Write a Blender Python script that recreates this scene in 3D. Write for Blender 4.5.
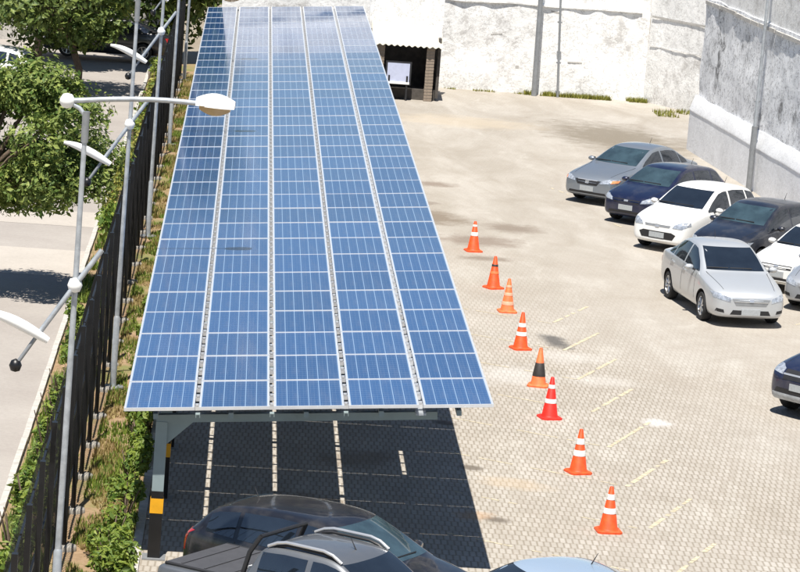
import bpy, bmesh, math, random
from mathutils import Vector, Matrix, Euler
from mathutils.bvhtree import BVHTree
from mathutils import noise as mnoise

for o in list(bpy.data.objects):
    bpy.data.objects.remove(o)
scene = bpy.context.scene
COL = scene.collection
R = math.radians
random.seed(7)

# ------------------------------------------------------------------ camera
PITCH, YAW, ROLL = R(9.483), R(2.923), R(4.3)
CAM_H = 12.3
cam_data = bpy.data.cameras.new('camera')
cam_data.sensor_width = 36.0
cam_data.lens = 36.0 * 3350.0 / 800.0
cam_data.clip_start = 0.5
cam_data.clip_end = 3000.0
cam = bpy.data.objects.new('camera', cam_data)
COL.objects.link(cam)
_fw = Vector((math.sin(YAW) * math.cos(PITCH), math.cos(YAW) * math.cos(PITCH), -math.sin(PITCH)))
_rt = Vector((math.cos(YAW), -math.sin(YAW), 0))
_up = _rt.cross(_fw)
_cx = _rt * math.cos(ROLL) + _up * math.sin(ROLL)
_cy = _up * math.cos(ROLL) - _rt * math.sin(ROLL)
_m = Matrix((_cx, _cy, -_fw)).transposed().to_4x4()
_m.translation = Vector((0, 0, CAM_H))
cam.matrix_world = _m
scene.camera = cam

# ------------------------------------------------------------------ sky, sun, exposure
SUN_FROM = Vector((-0.09, -0.40, 1.0)).normalized()
world = bpy.data.worlds.new('World')
scene.world = world
world.use_nodes = True
wn = world.node_tree
bg = wn.nodes['Background']
sky = wn.nodes.new('ShaderNodeTexSky')
sky.sky_type = 'NISHITA'
sky.sun_disc = False
sky.sun_elevation = math.asin(SUN_FROM.z)
sky.sun_rotation = math.atan2(SUN_FROM.x, SUN_FROM.y)
sky.air_density = 1.0
sky.dust_density = 0.2
sky.ozone_density = 1.6
wn.links.new(sky.outputs[0], bg.inputs[0])
bg.inputs[1].default_value = 0.062
sun_data = bpy.data.lights.new('sun', 'SUN')
sun_data.energy = 5.0
sun_data.angle = R(0.5)
sun_data.color = (1.0, 0.955, 0.88)
sun = bpy.data.objects.new('sun', sun_data)
COL.objects.link(sun)
sun.rotation_euler = SUN_FROM.to_track_quat('Z', 'Y').to_euler()
scene.view_settings.view_transform = 'Standard'
scene.view_settings.look = 'None'
scene.view_settings.gamma = 1.0
scene.view_settings.exposure = 0.70
scene.view_settings.use_curve_mapping = False

# ------------------------------------------------------------------ helpers
class MB:
    """collects shapes and links them as one mesh object"""
    def __init__(s):
        s.v = []; s.f = []; s.mi = []; s.cur = 0
    def add(s, verts, faces):
        b = len(s.v)
        s.v += [tuple(v) for v in verts]
        for f in faces:
            s.f.append(tuple(i + b for i in f)); s.mi.append(s.cur)
    def box(s, c, d, rz=0.0, rx=0.0, ry=0.0):
        hx, hy, hz = d[0] / 2, d[1] / 2, d[2] / 2
        e = Euler((rx, ry, rz)).to_matrix()
        vs = []
        for x, y, z in ((-1,-1,-1),(1,-1,-1),(1,1,-1),(-1,1,-1),(-1,-1,1),(1,-1,1),(1,1,1),(-1,1,1)):
            vs.append(e @ Vector((x * hx, y * hy, z * hz)) + Vector(c))
        s.add(vs, [(0,3,2,1),(4,5,6,7),(0,1,5,4),(1,2,6,5),(2,3,7,6),(3,0,4,7)])
    def tube(s, pts, rad, seg=10, cap=True):
        pts = [Vector(p) for p in pts]
        if not isinstance(rad, (list, tuple)): rad = [rad] * len(pts)
        rings = []
        for i, p in enumerate(pts):
            t = (pts[min(i + 1, len(pts) - 1)] - pts[max(i - 1, 0)])
            if t.length < 1e-9: t = Vector((0, 0, 1))
            t.normalize()
            a = t.orthogonal() if i == 0 else (rings_a - t * rings_a.dot(t))
            a.normalize(); rings_a = a
            b = t.cross(a)
            rings.append([p + (a * math.cos(2 * math.pi * k / seg) + b * math.sin(2 * math.pi * k / seg)) * rad[i] for k in range(seg)])
        vs = [v for r in rings for v in r]
        fs = []
        for i in range(len(pts) - 1):
            for k in range(seg):
                k2 = (k + 1) % seg
                fs.append((i * seg + k, i * seg + k2, (i + 1) * seg + k2, (i + 1) * seg + k))
        if cap:
            fs.append(tuple(range(seg - 1, -1, -1)))
            fs.append(tuple((len(pts) - 1) * seg + k for k in range(seg)))
        s.add(vs, fs)
    def lathe(s, prof, seg=20, c=(0, 0, 0), axis='Z', cap=True):
        n = len(prof); vs = []
        for (r, h) in prof:
            for k in range(seg):
                a = 2 * math.pi * (k + .5) / seg
                x, y = r * math.cos(a), r * math.sin(a)
                p = {'Z': (x, y, h), 'Y': (x, h, y), 'X': (h, x, y)}[axis]
                vs.append((p[0] + c[0], p[1] + c[1], p[2] + c[2]))
        fs = []
        for i in range(n - 1):
            for k in range(seg):
                k2 = (k + 1) % seg
                fs.append((i * seg + k, i * seg + k2, (i + 1) * seg + k2, (i + 1) * seg + k))
        if cap and prof[0][0] > 1e-6: fs.append(tuple(range(seg - 1, -1, -1)))
        if cap and prof[-1][0] > 1e-6: fs.append(tuple((n - 1) * seg + k for k in range(seg)))
        s.add(vs, fs)
    def prism(s, poly, y0, y1):
        """poly of (x,z), extruded along y"""
        n = len(poly)
        vs = [(x, y0, z) for x, z in poly] + [(x, y1, z) for x, z in poly]
        fs = [tuple(range(n)), tuple(range(2 * n - 1, n - 1, -1))]
        for i in range(n):
            j = (i + 1) % n
            fs.append((i, i + n, j + n, j))
        s.add(vs, fs)
    def mesh(s, name, mats, smooth=False):
        me = bpy.data.meshes.new(name)
        me.from_pydata(s.v, [], s.f)
        if not isinstance(mats, (list, tuple)): mats = [mats]
        for m in mats: me.materials.append(m)
        if len(mats) > 1: me.polygons.foreach_set('material_index', s.mi)
        bm = bmesh.new(); bm.from_mesh(me)
        bmesh.ops.recalc_face_normals(bm, faces=bm.faces)
        bm.to_mesh(me); bm.free()
        if smooth: shade(me, smooth)
        me.update()
        return me
    def build(s, name, mats, parent=None, smooth=False, loc=None):
        return link(name, s.mesh(name, mats, smooth), parent, loc)

def shade(me, ang=35):
    me.polygons.foreach_set('use_smooth', [True] * len(me.polygons))
    if ang is not True and ang < 180:
        me.set_sharp_from_angle(angle=R(ang))

def link(name, me, parent=None, loc=None, rz=None):
    o = bpy.data.objects.new(name, me)
    COL.objects.link(o)
    if parent is not None: o.parent = parent
    if loc is not None: o.location = loc
    if rz is not None: o.rotation_euler = (0, 0, rz)
    return o

def tag(o, label, cat, group=None):
    o['label'] = label; o['category'] = cat
    if group: o['group'] = group
    return o

def thing(name, label, cat, loc=(0, 0, 0), rz=0, group=None):
    return tag(link(name, None, None, loc, rz), label, cat, group)

def struct(o):
    o['kind'] = 'structure'; return o

# ------------------------------------------------------------------ materials
def nt(name):
    m = bpy.data.materials.new(name); m.use_nodes = True
    t = m.node_tree
    return m, t, t.nodes['Principled BSDF']

def N(t, typ, **kw):
    n = t.nodes.new(typ)
    for k, v in kw.items(): setattr(n, k, v)
    return n

def setin(n, **kw):
    for k, v in kw.items():
        n.inputs[k.replace('_', ' ')].default_value = v
    return n

def math_n(t, op, a, b=None, c=None, clamp=False):
    n = N(t, 'ShaderNodeMath', operation=op, use_clamp=clamp)
    for i, x in enumerate((a, b, c)):
        if x is None: continue
        if isinstance(x, (int, float)): n.inputs[i].default_value = x
        else: t.links.new(x, n.inputs[i])
    return n.outputs[0]

def mix_c(t, fac, a, b, blend='MIX'):
    n = N(t, 'ShaderNodeMix', data_type='RGBA', blend_type=blend)
    if isinstance(fac, (int, float)): n.inputs[0].default_value = fac
    else: t.links.new(fac, n.inputs[0])
    for i, x in ((6, a), (7, b)):
        if isinstance(x, (tuple, list)): n.inputs[i].default_value = (*x[:3], 1)
        else: t.links.new(x, n.inputs[i])
    return n.outputs[2]

def ramp(t, fac, stops):
    n = N(t, 'ShaderNodeValToRGB')
    el = n.color_ramp.elements
    while len(el) < len(stops): el.new(0.5)
    for e, (p, c) in zip(el, stops):
        e.position = p
        e.color = (c, c, c, 1) if isinstance(c, (int, float)) else (*c[:3], 1)
    t.links.new(fac, n.inputs[0])
    return n.outputs[0]

def coords(t, kind='Object', scale=None, rot=None):
    tc = N(t, 'ShaderNodeTexCoord')
    out = tc.outputs[kind]
    if scale or rot:
        mp = N(t, 'ShaderNodeMapping')
        if scale: mp.inputs['Scale'].default_value = scale
        if rot: mp.inputs['Rotation'].default_value = rot
        t.links.new(out, mp.inputs[0]); out = mp.outputs[0]
    return out

def noise_n(t, vec, scale, detail=4, rough=.55, dist=0.0):
    n = N(t, 'ShaderNodeTexNoise')
    setin(n, Scale=scale, Detail=detail, Roughness=rough, Distortion=dist)
    t.links.new(vec, n.inputs['Vector'])
    return n.outputs['Fac']

def bump(t, bsdf, h, strength=.3, dist=.02):
    b = N(t, 'ShaderNodeBump'); setin(b, Strength=strength, Distance=dist)
    t.links.new(h, b.inputs['Height']); t.links.new(b.outputs[0], bsdf.inputs['Normal'])

def simple(name, col, rough=.6, metal=0.0, var=.12, vscale=6.0, coat=0.0, spec=.5, bumpy=0.0, kind='Object'):
    m, t, b = nt(name)
    c = coords(t, kind)
    n = noise_n(t, c, vscale, 5, .6)
    f = ramp(t, n, ((.3, 0.0), (.7, 1.0)))
    lo = tuple(x * (1 - var) for x in col); hi = tuple(min(1, x * (1 + var)) for x in col)
    t.links.new(mix_c(t, f, lo, hi), b.inputs['Base Color'])
    setin(b, Roughness=rough, Metallic=metal)
    b.inputs['Coat Weight'].default_value = coat
    b.inputs['Coat Roughness'].default_value = .04
    b.inputs['Specular IOR Level'].default_value = spec
    if bumpy: bump(t, b, n, bumpy, .02)
    return m

def carpaint(name, col, metal=0.0, rough=.32):
    m, t, b = nt(name)
    c = coords(t)
    n = noise_n(t, c, 3.0, 6, .65)
    dust = ramp(t, n, ((.45, 0.0), (.8, .10)))
    t.links.new(mix_c(t, dust, col, (.45, .40, .33)), b.inputs['Base Color'])
    setin(b, Roughness=rough, Metallic=metal)
    b.inputs['Coat Weight'].default_value = .8
    b.inputs['Coat Roughness'].default_value = .06
    return m

def ellipse_mask(t, pos, cx, cy, rx, ry, ang, soft=.5, nz=None, nzamt=.6):
    """1 inside an ellipse on the ground with a ragged edge"""
    mp = N(t, 'ShaderNodeMapping', vector_type='TEXTURE')
    mp.inputs['Location'].default_value = (cx, cy, 0)
    mp.inputs['Rotation'].default_value = (0, 0, ang)
    mp.inputs['Scale'].default_value = (rx, ry, 1000)
    t.links.new(pos, mp.inputs[0])
    ln = N(t, 'ShaderNodeVectorMath', operation='LENGTH')
    t.links.new(mp.outputs[0], ln.inputs[0])
    d = ln.outputs['Value']
    if nz is not None:
        d = math_n(t, 'ADD', d, math_n(t, 'MULTIPLY', math_n(t, 'SUBTRACT', nz, .5), nzamt * 2))
    return ramp(t, d, ((max(0, 1 - soft), 1.0), (1.0, 0.0)))

def mat_paving():
    m, t, b = nt('block_paving')
    pos = coords(t)
    big = noise_n(t, pos, .12, 5, .6)
    mid = noise_n(t, pos, .9, 6, .65)
    fine = noise_n(t, pos, 9.0, 4, .6)
    stretch = noise_n(t, coords(t, 'Object', (.55, .22, 1), (0, 0, R(20))), 1.0, 6, .65, .6)
    base = mix_c(t, ramp(t, big, ((.35, 0.0), (.65, 1.0))), (.385, .35, .305), (.435, .405, .365))
    base = mix_c(t, ramp(t, mid, ((.42, 0.0), (.7, .55))), base, (.32, .29, .25))
    base = mix_c(t, ramp(t, stretch, ((.52, 0.0), (.72, .6))), base, (.50, .48, .44))
    base = mix_c(t, ramp(t, fine, ((.3, .35), (.7, 0.0))), base, (.27, .245, .21))
    # interlocking blocks
    br = N(t, 'ShaderNodeTexBrick')
    br.offset = .5
    mpv = coords(t, 'Object', None, (0, 0, R(1)))
    t.links.new(mpv, br.inputs['Vector'])
    setin(br, Scale=1.0, Mortar_Size=.026, Mortar_Smooth=1.0, Bias=0.0, Brick_Width=.104, Row_Height=.31)
    br.inputs['Color1'].default_value = (1, 1, 1, 1)
    br.inputs['Color2'].default_value = (.88, .87, .85, 1)
    br.inputs['Mortar'].default_value = (.60, .565, .51, 1)
    # worn towards the far, sandy end of the yard
    sep = N(t, 'ShaderNodeSeparateXYZ'); t.links.new(pos, sep.inputs[0])
    yn = math_n(t, 'ADD', sep.outputs[1], math_n(t, 'MULTIPLY', math_n(t, 'SUBTRACT', big, .5), 26))
    yn = math_n(t, 'ADD', yn, math_n(t, 'MULTIPLY', math_n(t, 'MAXIMUM', math_n(t, 'SUBTRACT', sep.outputs[0], 6.2), 0.0), 3.4))
    worn = ramp(t, math_n(t, 'DIVIDE', yn, 140.0), ((.46, 0.0), (.60, 1.0)))
    bl = mix_c(t, math_n(t, 'MULTIPLY', worn, .85), br.outputs['Color'], (.93, .92, .91))
    base = mix_c(t, 1.0, base, bl, 'MULTIPLY')
    sand = mix_c(t, ramp(t, stretch, ((.35, 0.0), (.65, 1.0))), (.27, .24, .20), (.375, .345, .305))
    base = mix_c(t, math_n(t, 'MULTIPLY', ramp(t, math_n(t, 'DIVIDE', sep.outputs[1], 140.0), ((.46, 0.0), (.60, .8))), 1.0), base, sand)
    mot = noise_n(t, coords(t, 'Object', (1.0, .33, 1)), 1.3, 8, .75, .8)
    base = mix_c(t, ramp(t, mot, ((.5, 0.0), (.7, .55))), base, (.28, .245, .205))
    base = mix_c(t, ramp(t, mot, ((.25, .45), (.42, 0.0))), base, (.50, .475, .43))
    nz = noise_n(t, pos, 1.6, 6, .7)
    for (cx, cy, rx, ry, an, col, amt) in STAINS:
        msk = ellipse_mask(t, pos, cx, cy, rx, ry, an, .6, nz, .8)
        base = mix_c(t, math_n(t, 'MULTIPLY', msk, amt), base, col)
    t.links.new(base, b.inputs['Base Color'])
    setin(b, Roughness=.9)
    b.inputs['Specular IOR Level'].default_value = .25
    h = math_n(t, 'ADD', math_n(t, 'MULTIPLY', br.outputs['Fac'], -.6), math_n(t, 'MULTIPLY', fine, .5))
    bump(t, b, h, .35, .012)
    return m

# (x, y, radius x, radius y, angle, colour, amount): oil, worn concrete and rusty marks on the paving
STAINS = [
    (6.75, 67.9, .34, 1.0, .2, (.09, .085, .08), .9),
    (6.9, 66.2, .95, .8, .0, (.49, .47, .44), .4),
    (7.3, 63.9, .9, .7, .0, (.49, .47, .44), .35),
    (5.6, 63.8, 1.0, 1.4, .0, (.48, .47, .45), .4),
    (8.0, 60.2, .35, .45, .0, (.52, .51, .50), .6),
    (5.0, 84.5, 1.1, 1.6, .3, (.17, .135, .10), .85),
    (6.0, 81.0, 1.3, 1.1, .1, (.19, .15, .12), .8),
    (4.6, 87.0, .8, .7, .1, (.17, .135, .11), .8),
    (7.0, 83.5, .9, 1.0, .3, (.18, .145, .115), .8),
    (5.4, 90.8, .7, .6, .0, (.19, .15, .12), .8),
    (6.0, 78.3, .8, .5, .1, (.18, .145, .115), .8),
    (11.8, 104.5, 2.6, 5.0, .2, (.17, .145, .11), .85),
    (7.0, 106.0, 3.0, 2.0, .0, (.43, .36, .27), .5),
    (4.0, 58.95, .28, .22, -.5, (.12, .10, .08), .85),
    (4.25, 55.4, .28, .25, -.5, (.12, .10, .08), .85),
    (4.45, 51.7, .32, .25, -.5, (.12, .10, .08), .85),
    (4.1, 51.9, .35, .45, -.5, (.40, .25, .14), .5),
    (4.9, 54.4, .8, .5, -.5, (.40, .31, .21), .45),
    (1.5, 52.0, .9, .7, -.5, (.16, .11, .07), .7),
    (2.3, 55.5, .7, 1.0, -.5, (.20, .16, .12), .6),
]

def mat_plaster(name, white, peel, seed=0.0, dirt=.35, peel_amt=.5, cover=.46, bmp=.55):
    m, t, b = nt(name)
    mp = N(t, 'ShaderNodeMapping'); mp.inputs['Location'].default_value = (seed, seed * 2, seed)
    t.links.new(coords(t), mp.inputs[0]); pos = mp.outputs[0]
    big = noise_n(t, pos, .5, 6, .6)
    mid = noise_n(t, pos, 2.2, 8, .7, .3)
    fine = noise_n(t, pos, 12.0, 5, .7)
    sep = N(t, 'ShaderNodeSeparateXYZ'); t.links.new(pos, sep.inputs[0])
    base = mix_c(t, ramp(t, big, ((.35, 0.0), (.7, 1.0))), white, tuple(x * .88 for x in white))
    streak = noise_n(t, coords(t, 'Object', (5, 5, .25)), 1.0, 5, .6)
    base = mix_c(t, math_n(t, 'MULTIPLY', ramp(t, streak, ((.55, 0.0), (.8, 1.0))), dirt), base, (.42, .40, .37))
    pm = math_n(t, 'MULTIPLY', ramp(t, big, ((cover, 0.0), (cover + .08, 1.0))), ramp(t, mid, ((.53, 0.0), (.56, 1.0))))
    base = mix_c(t, math_n(t, 'MULTIPLY', pm, peel_amt), base, peel)
    ck = ramp(t, mid, ((.47, 0.0), (.5, 1.0), (.53, 0.0)))
    base = mix_c(t, math_n(t, 'MULTIPLY', math_n(t, 'MULTIPLY', ck, ramp(t, fine, ((.42, 0.0), (.55, 1.0)))), peel_amt), base, tuple(x * .6 for x in peel))
    t.links.new(base, b.inputs['Base Color'])
    setin(b, Roughness=.88)
    h = math_n(t, 'ADD', math_n(t, 'MULTIPLY', mid, 1.0), math_n(t, 'MULTIPLY', fine, .35))
    bump(t, b, h, bmp, .06)
    return m

def mat_cells():
    m, t, b = nt('solar_cells')
    pos = coords(t)
    sep = N(t, 'ShaderNodeSeparateXYZ'); t.links.new(pos, sep.inputs[0])
    def grid(src, pitch, w):
        fr = math_n(t, 'FRACT', math_n(t, 'ADD', math_n(t, 'DIVIDE', src, pitch), 100.0))
        d = math_n(t, 'MINIMUM', fr, math_n(t, 'SUBTRACT', 1.0, fr))
        return math_n(t, 'LESS_THAN', d, w / pitch)
    gx = grid(sep.outputs[0], .1585, .0058)
    gy = grid(sep.outputs[1], .1585, .0035)
    bus = grid(math_n(t, 'ADD', sep.outputs[0], .02), .0528, .0014)
    oi = N(t, 'ShaderNodeObjectInfo')
    vor = N(t, 'ShaderNodeTexVoronoi'); setin(vor, Scale=26.0)
    t.links.new(pos, vor.inputs['Vector'])
    cry = math_n(t, 'MULTIPLY', N(t, 'ShaderNodeSeparateColor').outputs[0], 1.0)
    t.links.new(vor.outputs['Color'], t.nodes['Separate Color'].inputs[0])
    blue = mix_c(t, oi.outputs['Random'], (.010, .050, .150), (.020, .074, .205))
    blue = mix_c(t, math_n(t, 'MULTIPLY', cry, .35), blue, (.016, .045, .135))
    dust = ramp(t, noise_n(t, coords(t, 'Generated', (3, 1, 1)), 2.0, 5, .6), ((.45, 0.0), (.85, .12)))
    blue = mix_c(t, dust, blue, (.32, .30, .27))
    base = mix_c(t, math_n(t, 'MULTIPLY', bus, .15), blue, (.45, .5, .55))
    base = mix_c(t, math_n(t, 'MAXIMUM', gx, math_n(t, 'MULTIPLY', gy, .45)), base, (.20, .29, .42))
    t.links.new(base, b.inputs['Base Color'])
    setin(b, Roughness=.10)
    b.inputs['IOR'].default_value = 1.28
    return m

def mat_leaf(name, a, b_, rough=.55):
    m, t, b = nt(name)
    g = N(t, 'ShaderNodeNewGeometry')
    c = ramp(t, g.outputs['Random Per Island'], ((0.0, a), (.6, tuple((x + y) / 2 for x, y in zip(a, b_))), (1.0, b_)))
    t.links.new(c, b.inputs['Base Color'])
    setin(b, Roughness=rough)
    b.inputs['Specular IOR Level'].default_value = .35
    tr = N(t, 'ShaderNodeBsdfTranslucent'); t.links.new(c, tr.inputs[0])
    mx = N(t, 'ShaderNodeMixShader'); mx.inputs[0].default_value = .28
    t.links.new(b.outputs[0], mx.inputs[1]); t.links.new(tr.outputs[0], mx.inputs[2])
    t.links.new(mx.outputs[0], t.nodes['Material Output'].inputs[0])
    return m

def mat_soil():
    m, t, b = nt('dry_soil')
    pos = coords(t)
    a = noise_n(t, pos, .7, 6, .65); f = noise_n(t, pos, 8.0, 6, .7)
    base = mix_c(t, ramp(t, f, ((.3, 0.0), (.7, 1.0))), (.20, .125, .065), (.34, .235, .14))
    base = mix_c(t, ramp(t, a, ((.48, 0.0), (.62, .85))), base, (.15, .16, .045))
    t.links.new(base, b.inputs['Base Color']); setin(b, Roughness=.95)
    bump(t, b, f, .6, .05)
    return m

def mat_road(name, c1, c2):
    m, t, b = nt(name)
    pos = coords(t)
    a = noise_n(t, pos, .35, 6, .6); f = noise_n(t, pos, 14.0, 5, .7)
    base = mix_c(t, ramp(t, a, ((.35, 0.0), (.65, 1.0))), c1, c2)
    base = mix_c(t, ramp(t, f, ((.35, .25), (.65, 0.0))), base, tuple(x * .6 for x in c1))
    t.links.new(base, b.inputs['Base Color']); setin(b, Roughness=.92)
    bump(t, b, f, .3, .01)
    return m

M = {}
M['paving'] = mat_paving()
M['earth'] = mat_road('earth', (.22, .18, .13), (.28, .24, .18))
M['road'] = mat_road('pale_road', (.29, .26, .235), (.345, .315, .285))
M['band'] = mat_road('pale_band', (.37, .335, .295), (.43, .39, .345))
M['kerb'] = simple('kerb_concrete', (.42, .40, .365), .9, var=.2, bumpy=.3)
M['soil'] = mat_soil()
M['line'] = simple('worn_yellow_paint', (.47, .41, .29), .85, var=.25, vscale=8)
M['wall_back'] = mat_plaster('white_plaster', (.84, .83, .81), (.33, .31, .29), 0.0, .22, .55)
M['wall_right'] = mat_plaster('peeling_plaster', (.86, .865, .88), (.10, .098, .10), 3.7, .06, .85, .535, .4)
M['wall_plinth'] = mat_plaster('plinth_plaster', (.86, .865, .88), (.5, .5, .5), 9.1, .08, .3, .5, .35)
M['wall_grey'] = mat_plaster('grey_render', (.48, .46, .43), (.3, .28, .26), 5.1, .5, .5)
M['cells'] = mat_cells()
M['alu'] = simple('aluminium', (.78, .79, .81), .35, .55, var=.05)
M['steel'] = simple('painted_steel', (.25, .31, .32), .5, .1, var=.1, vscale=3)
M['galv'] = simple('galvanised', (.42, .445, .47), .48, .45, var=.2, vscale=9)
M['galv_dark'] = simple('weathered_galvanised', (.27, .28, .29), .5, .4, var=.15)
M['blackp'] = simple('black_paint', (.006, .006, .007), .4, var=.3)
M['yellowp'] = simple('yellow_paint', (.75, .36, .01), .5, var=.12)
M['lampw'] = simple('lamp_white', (.82, .82, .80), .35, var=.05, coat=.3)
M['lens'] = simple('lamp_lens', (.42, .30, .16), .2, var=.15, coat=.6)
M['glass'] = simple('tinted_glass', (.010, .014, .020), .03, var=.3, spec=1.0, vscale=2.5)
M['glass'].node_tree.nodes['Principled BSDF'].inputs['IOR'].default_value = 1.7
M['glass2'] = simple('green_tinted_glass', (.030, .052, .062), .03, var=.45, spec=1.0, vscale=2.2)
M['glass2'].node_tree.nodes['Principled BSDF'].inputs['IOR'].default_value = 1.7
M['tyre'] = simple('tyre_rubber', (.018, .018, .019), .85, var=.2)
M['rim'] = simple('alloy_rim', (.55, .56, .58), .3, .8, var=.08)
M['hub'] = simple('dark_hub', (.06, .06, .065), .5, .3)
M['blacktrim'] = simple('black_plastic', (.016, .016, .018), .5, var=.2)
M['well'] = simple('wheel_well', (.008, .008, .008), .95)
M['chrome'] = simple('chrome', (.66, .66, .66), .25, .7, var=.05)
M['hlamp'] = simple('headlamp', (.34, .37, .42), .12, .2, var=.45, vscale=14, coat=1.0)
M['amber'] = simple('amber_lamp', (.75, .28, .12), .2, var=.1, coat=1.0)
M['tail'] = simple('tail_lamp', (.45, .012, .015), .18, var=.15, coat=1.0)
M['plate'] = simple('number_plate', (.36, .38, .39), .5, var=.12, vscale=30)
M['bark'] = simple('bark', (.12, .085, .06), .95, var=.35, vscale=8, bumpy=.6)
M['brick'] = simple('clay_brick', (.25, .20, .155), .9, var=.25, vscale=6)
M['mortar'] = simple('mortar', (.27, .25, .22), .95, var=.15)
M['awning'] = simple('white_sheet', (.55, .52, .44), .55, var=.06, vscale=2)
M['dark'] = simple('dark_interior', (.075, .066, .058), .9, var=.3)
M['board'] = simple('pale_board', (.42, .45, .58), .4, var=.08)
M['leafA'] = mat_leaf('leaf_tree', (.055, .11, .018), (.29, .34, .085))
M['leafB'] = mat_leaf('leaf_dark', (.045, .085, .018), (.21, .26, .06))
M['leafC'] = mat_leaf('leaf_shrub', (.06, .12, .015), (.24, .29, .045))
M['leafD'] = mat_leaf('leaf_yellow', (.13, .15, .02), (.34, .31, .07))
M['dry'] = mat_leaf('dry_grass', (.26, .19, .07), (.42, .34, .15))
CONE = {
    'orange': simple('cone_orange', (.76, .078, .014), .5, var=.28, vscale=9),
    'red': simple('cone_red', (.75, .022, .012), .5, var=.28, vscale=9),
    'faded': simple('cone_faded', (.76, .15, .045), .6, var=.28, vscale=9),
    'white': simple('cone_white', (.66, .64, .61), .45, var=.28, vscale=12),
    'pink': simple('cone_dull_band', (.78, .34, .22), .5, var=.12, vscale=12),
    'black': simple('cone_black', (.03, .025, .022), .6, var=.3, vscale=12),
}

# ------------------------------------------------------------------ ground
def sheet(name, x0, x1, y0, y1, z, mat, parent=None):
    b = MB(); b.add([(x0, y0, z), (x1, y0, z), (x1, y1, z), (x0, y1, z)], [(0, 1, 2, 3)])
    return b.build(name, mat, parent)

struct(sheet('ground', -900, 900, -300, 1500, -.16, M['earth']))
LOT = struct(sheet('car_park_paving', -1.06, 40, 20, 118, 0.0, M['paving']))
b = MB(); b.box((-1.13, 69, -.08), (.13, 98, .26)); struct(b.build('bed_kerb', M['kerb']))
b = MB()
ny, nx = 180, 8
for j in range(ny + 1):
    for i in range(nx + 1):
        x = -3.22 + i * (2.02 / nx); y = 20 + j * (98 / ny)
        b.v.append((x, y, -.02 + .05 * mnoise.noise(Vector((x * 1.3, y * .8, 0))) - (.0 if 0 < i < nx else .03)))
for j in range(ny):
    for i in range(nx):
        a = j * (nx + 1) + i
        b.f.append((a, a + 1, a + nx + 2, a + nx + 1)); b.mi.append(0)
struct(b.build('planting_bed', M['soil'], smooth=True))
b = MB()
y = 20.0
while y < 118:
    b.box((-3.29 + random.uniform(-.008, .008), y + .49, -.08), (.10, .972, .20)); y += .985
struct(b.build('street_kerb', M['kerb']))
ROAD = struct(sheet('road', -40, -3.2, 15, 150, -.10, M['road']))
for (y0, y1) in ((72.4, 76.0), (79.6, 82.0), (106.5, 108.2)):
    struct(sheet('road_band', -15, -3.36, y0, y1, -.096, M['band']))

# bay lines: sawtooth of diagonal bays (children of the paving)
def paint(p0, p1, w, z=.004, keep=.8):
    p0, p1 = Vector(p0), Vector(p1); d = (p1 - p0).normalized(); n = Vector((-d.y, d.x)) * w / 2
    b = MB(); L = (p1 - p0).length; k = max(2, int(L / .16)); rnd = random.Random(hash((round(p0.x, 2), round(p0.y, 2))) & 9999)
    for i in range(k):
        if rnd.random() > keep: continue
        a = p0 + d * (L * i / k); c = p0 + d * (L * (i + rnd.uniform(.88, .98)) / k); q = rnd.uniform(.7, 1.05)
        vs = [a - n * q, c - n * q, c + n * q, a + n * q]
        b.add([(v.x, v.y, z) for v in vs], [(0, 1, 2, 3)])
    return b.build('bay_line', M['line'], LOT)
AN = R(-32)
for k in range(-2, 8):
    y0 = 50.2 + 3.06 * k
    def at(x): return (x, y0 + (x - 4.27) * math.tan(AN) )
    paint(at(3.6), at(6.85), .055, keep=.62)
    paint((6.85, at(6.85)[1]), (7.86, at(6.85)[1] + 2.45), .085, keep=.8)
for k in range(9):
    x0, y0 = 8.9 + .5 * k, 92.2 - 2.9 * k
    paint((x0, y0), (x0 + 3.0, y0 + 3.9), .06, keep=.5)
    if k % 2 == 0: paint((x0 - .25, y0 - .6), (x0 + .15, y0 - 1.7), .07, keep=.6)

# ------------------------------------------------------------------ solar canopy
Y0, Z_L, SLOPE, XL = 47.45, 2.30, R(4.42), -1.42
PW, PL, GX, PITCHX, PITCHY, NR, NC = 1.016, 1.955, .066, 1.082, 1.98, 34, 5
def can(x, y, dz=0.0):
    """point on the canopy plane, x across from its low edge, y along"""
    return Vector((XL + x * math.cos(SLOPE) - dz * math.sin(SLOPE), Y0 + y, Z_L + x * math.sin(SLOPE) + dz * math.cos(SLOPE)))
canopy = thing('solar_canopy', 'long carport roof of blue solar panels on steel posts along the black fence', 'solar canopy')
bm_ = MB(); hw, hl = PW / 2 - .028, PL / 2 - .028
bm_.add([(-hw, -hl, .004), (hw, -hl, .004), (hw, hl, .004), (-hw, hl, .004), (-hw, -hl, -.02), (hw, -hl, -.02), (hw, hl, -.02), (-hw, hl, -.02)],
        [(0, 1, 2, 3), (7, 6, 5, 4), (0, 4, 5, 1), (1, 5, 6, 2), (2, 6, 7, 3), (3, 7, 4, 0)])
panel_me = bm_.mesh('solar_panel', M['cells'])
bm_ = MB()
for sx in (-1, 1): bm_.box((sx * (PW / 2 - .0145), 0, -.0125), (.029, PL, .045))
for sy in (-1, 1): bm_.box((0, sy * (PL / 2 - .0145), -.0125), (PW - .058, .029, .045))
frame_me = bm_.mesh('frame', M['alu'])
rp = random.Random(3)
totw = NC * PW + (NC - 1) * GX
for r in range(NR):
    tr = rp.uniform(-.22, .22)
    for c in range(NC):
        p = can(c * (PW + GX) + PW / 2, r * PITCHY + PL / 2, rp.uniform(-.002, .004))
        o = link('solar_panel', panel_me, canopy, p)
        o.rotation_euler = (R(tr + rp.uniform(-.12, .12)), -SLOPE + R(rp.uniform(-.15, .15)), 0)
        link('frame', frame_me, o)
b = MB(); b.box((0, 0, 0), (totw, .045, .06)); rail_me = b.mesh('rail', M['alu'])
b = MB(); b.box((0, 0, 0), (.05, .05, .03)); clip_me = b.mesh('clip', M['alu'])
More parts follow.
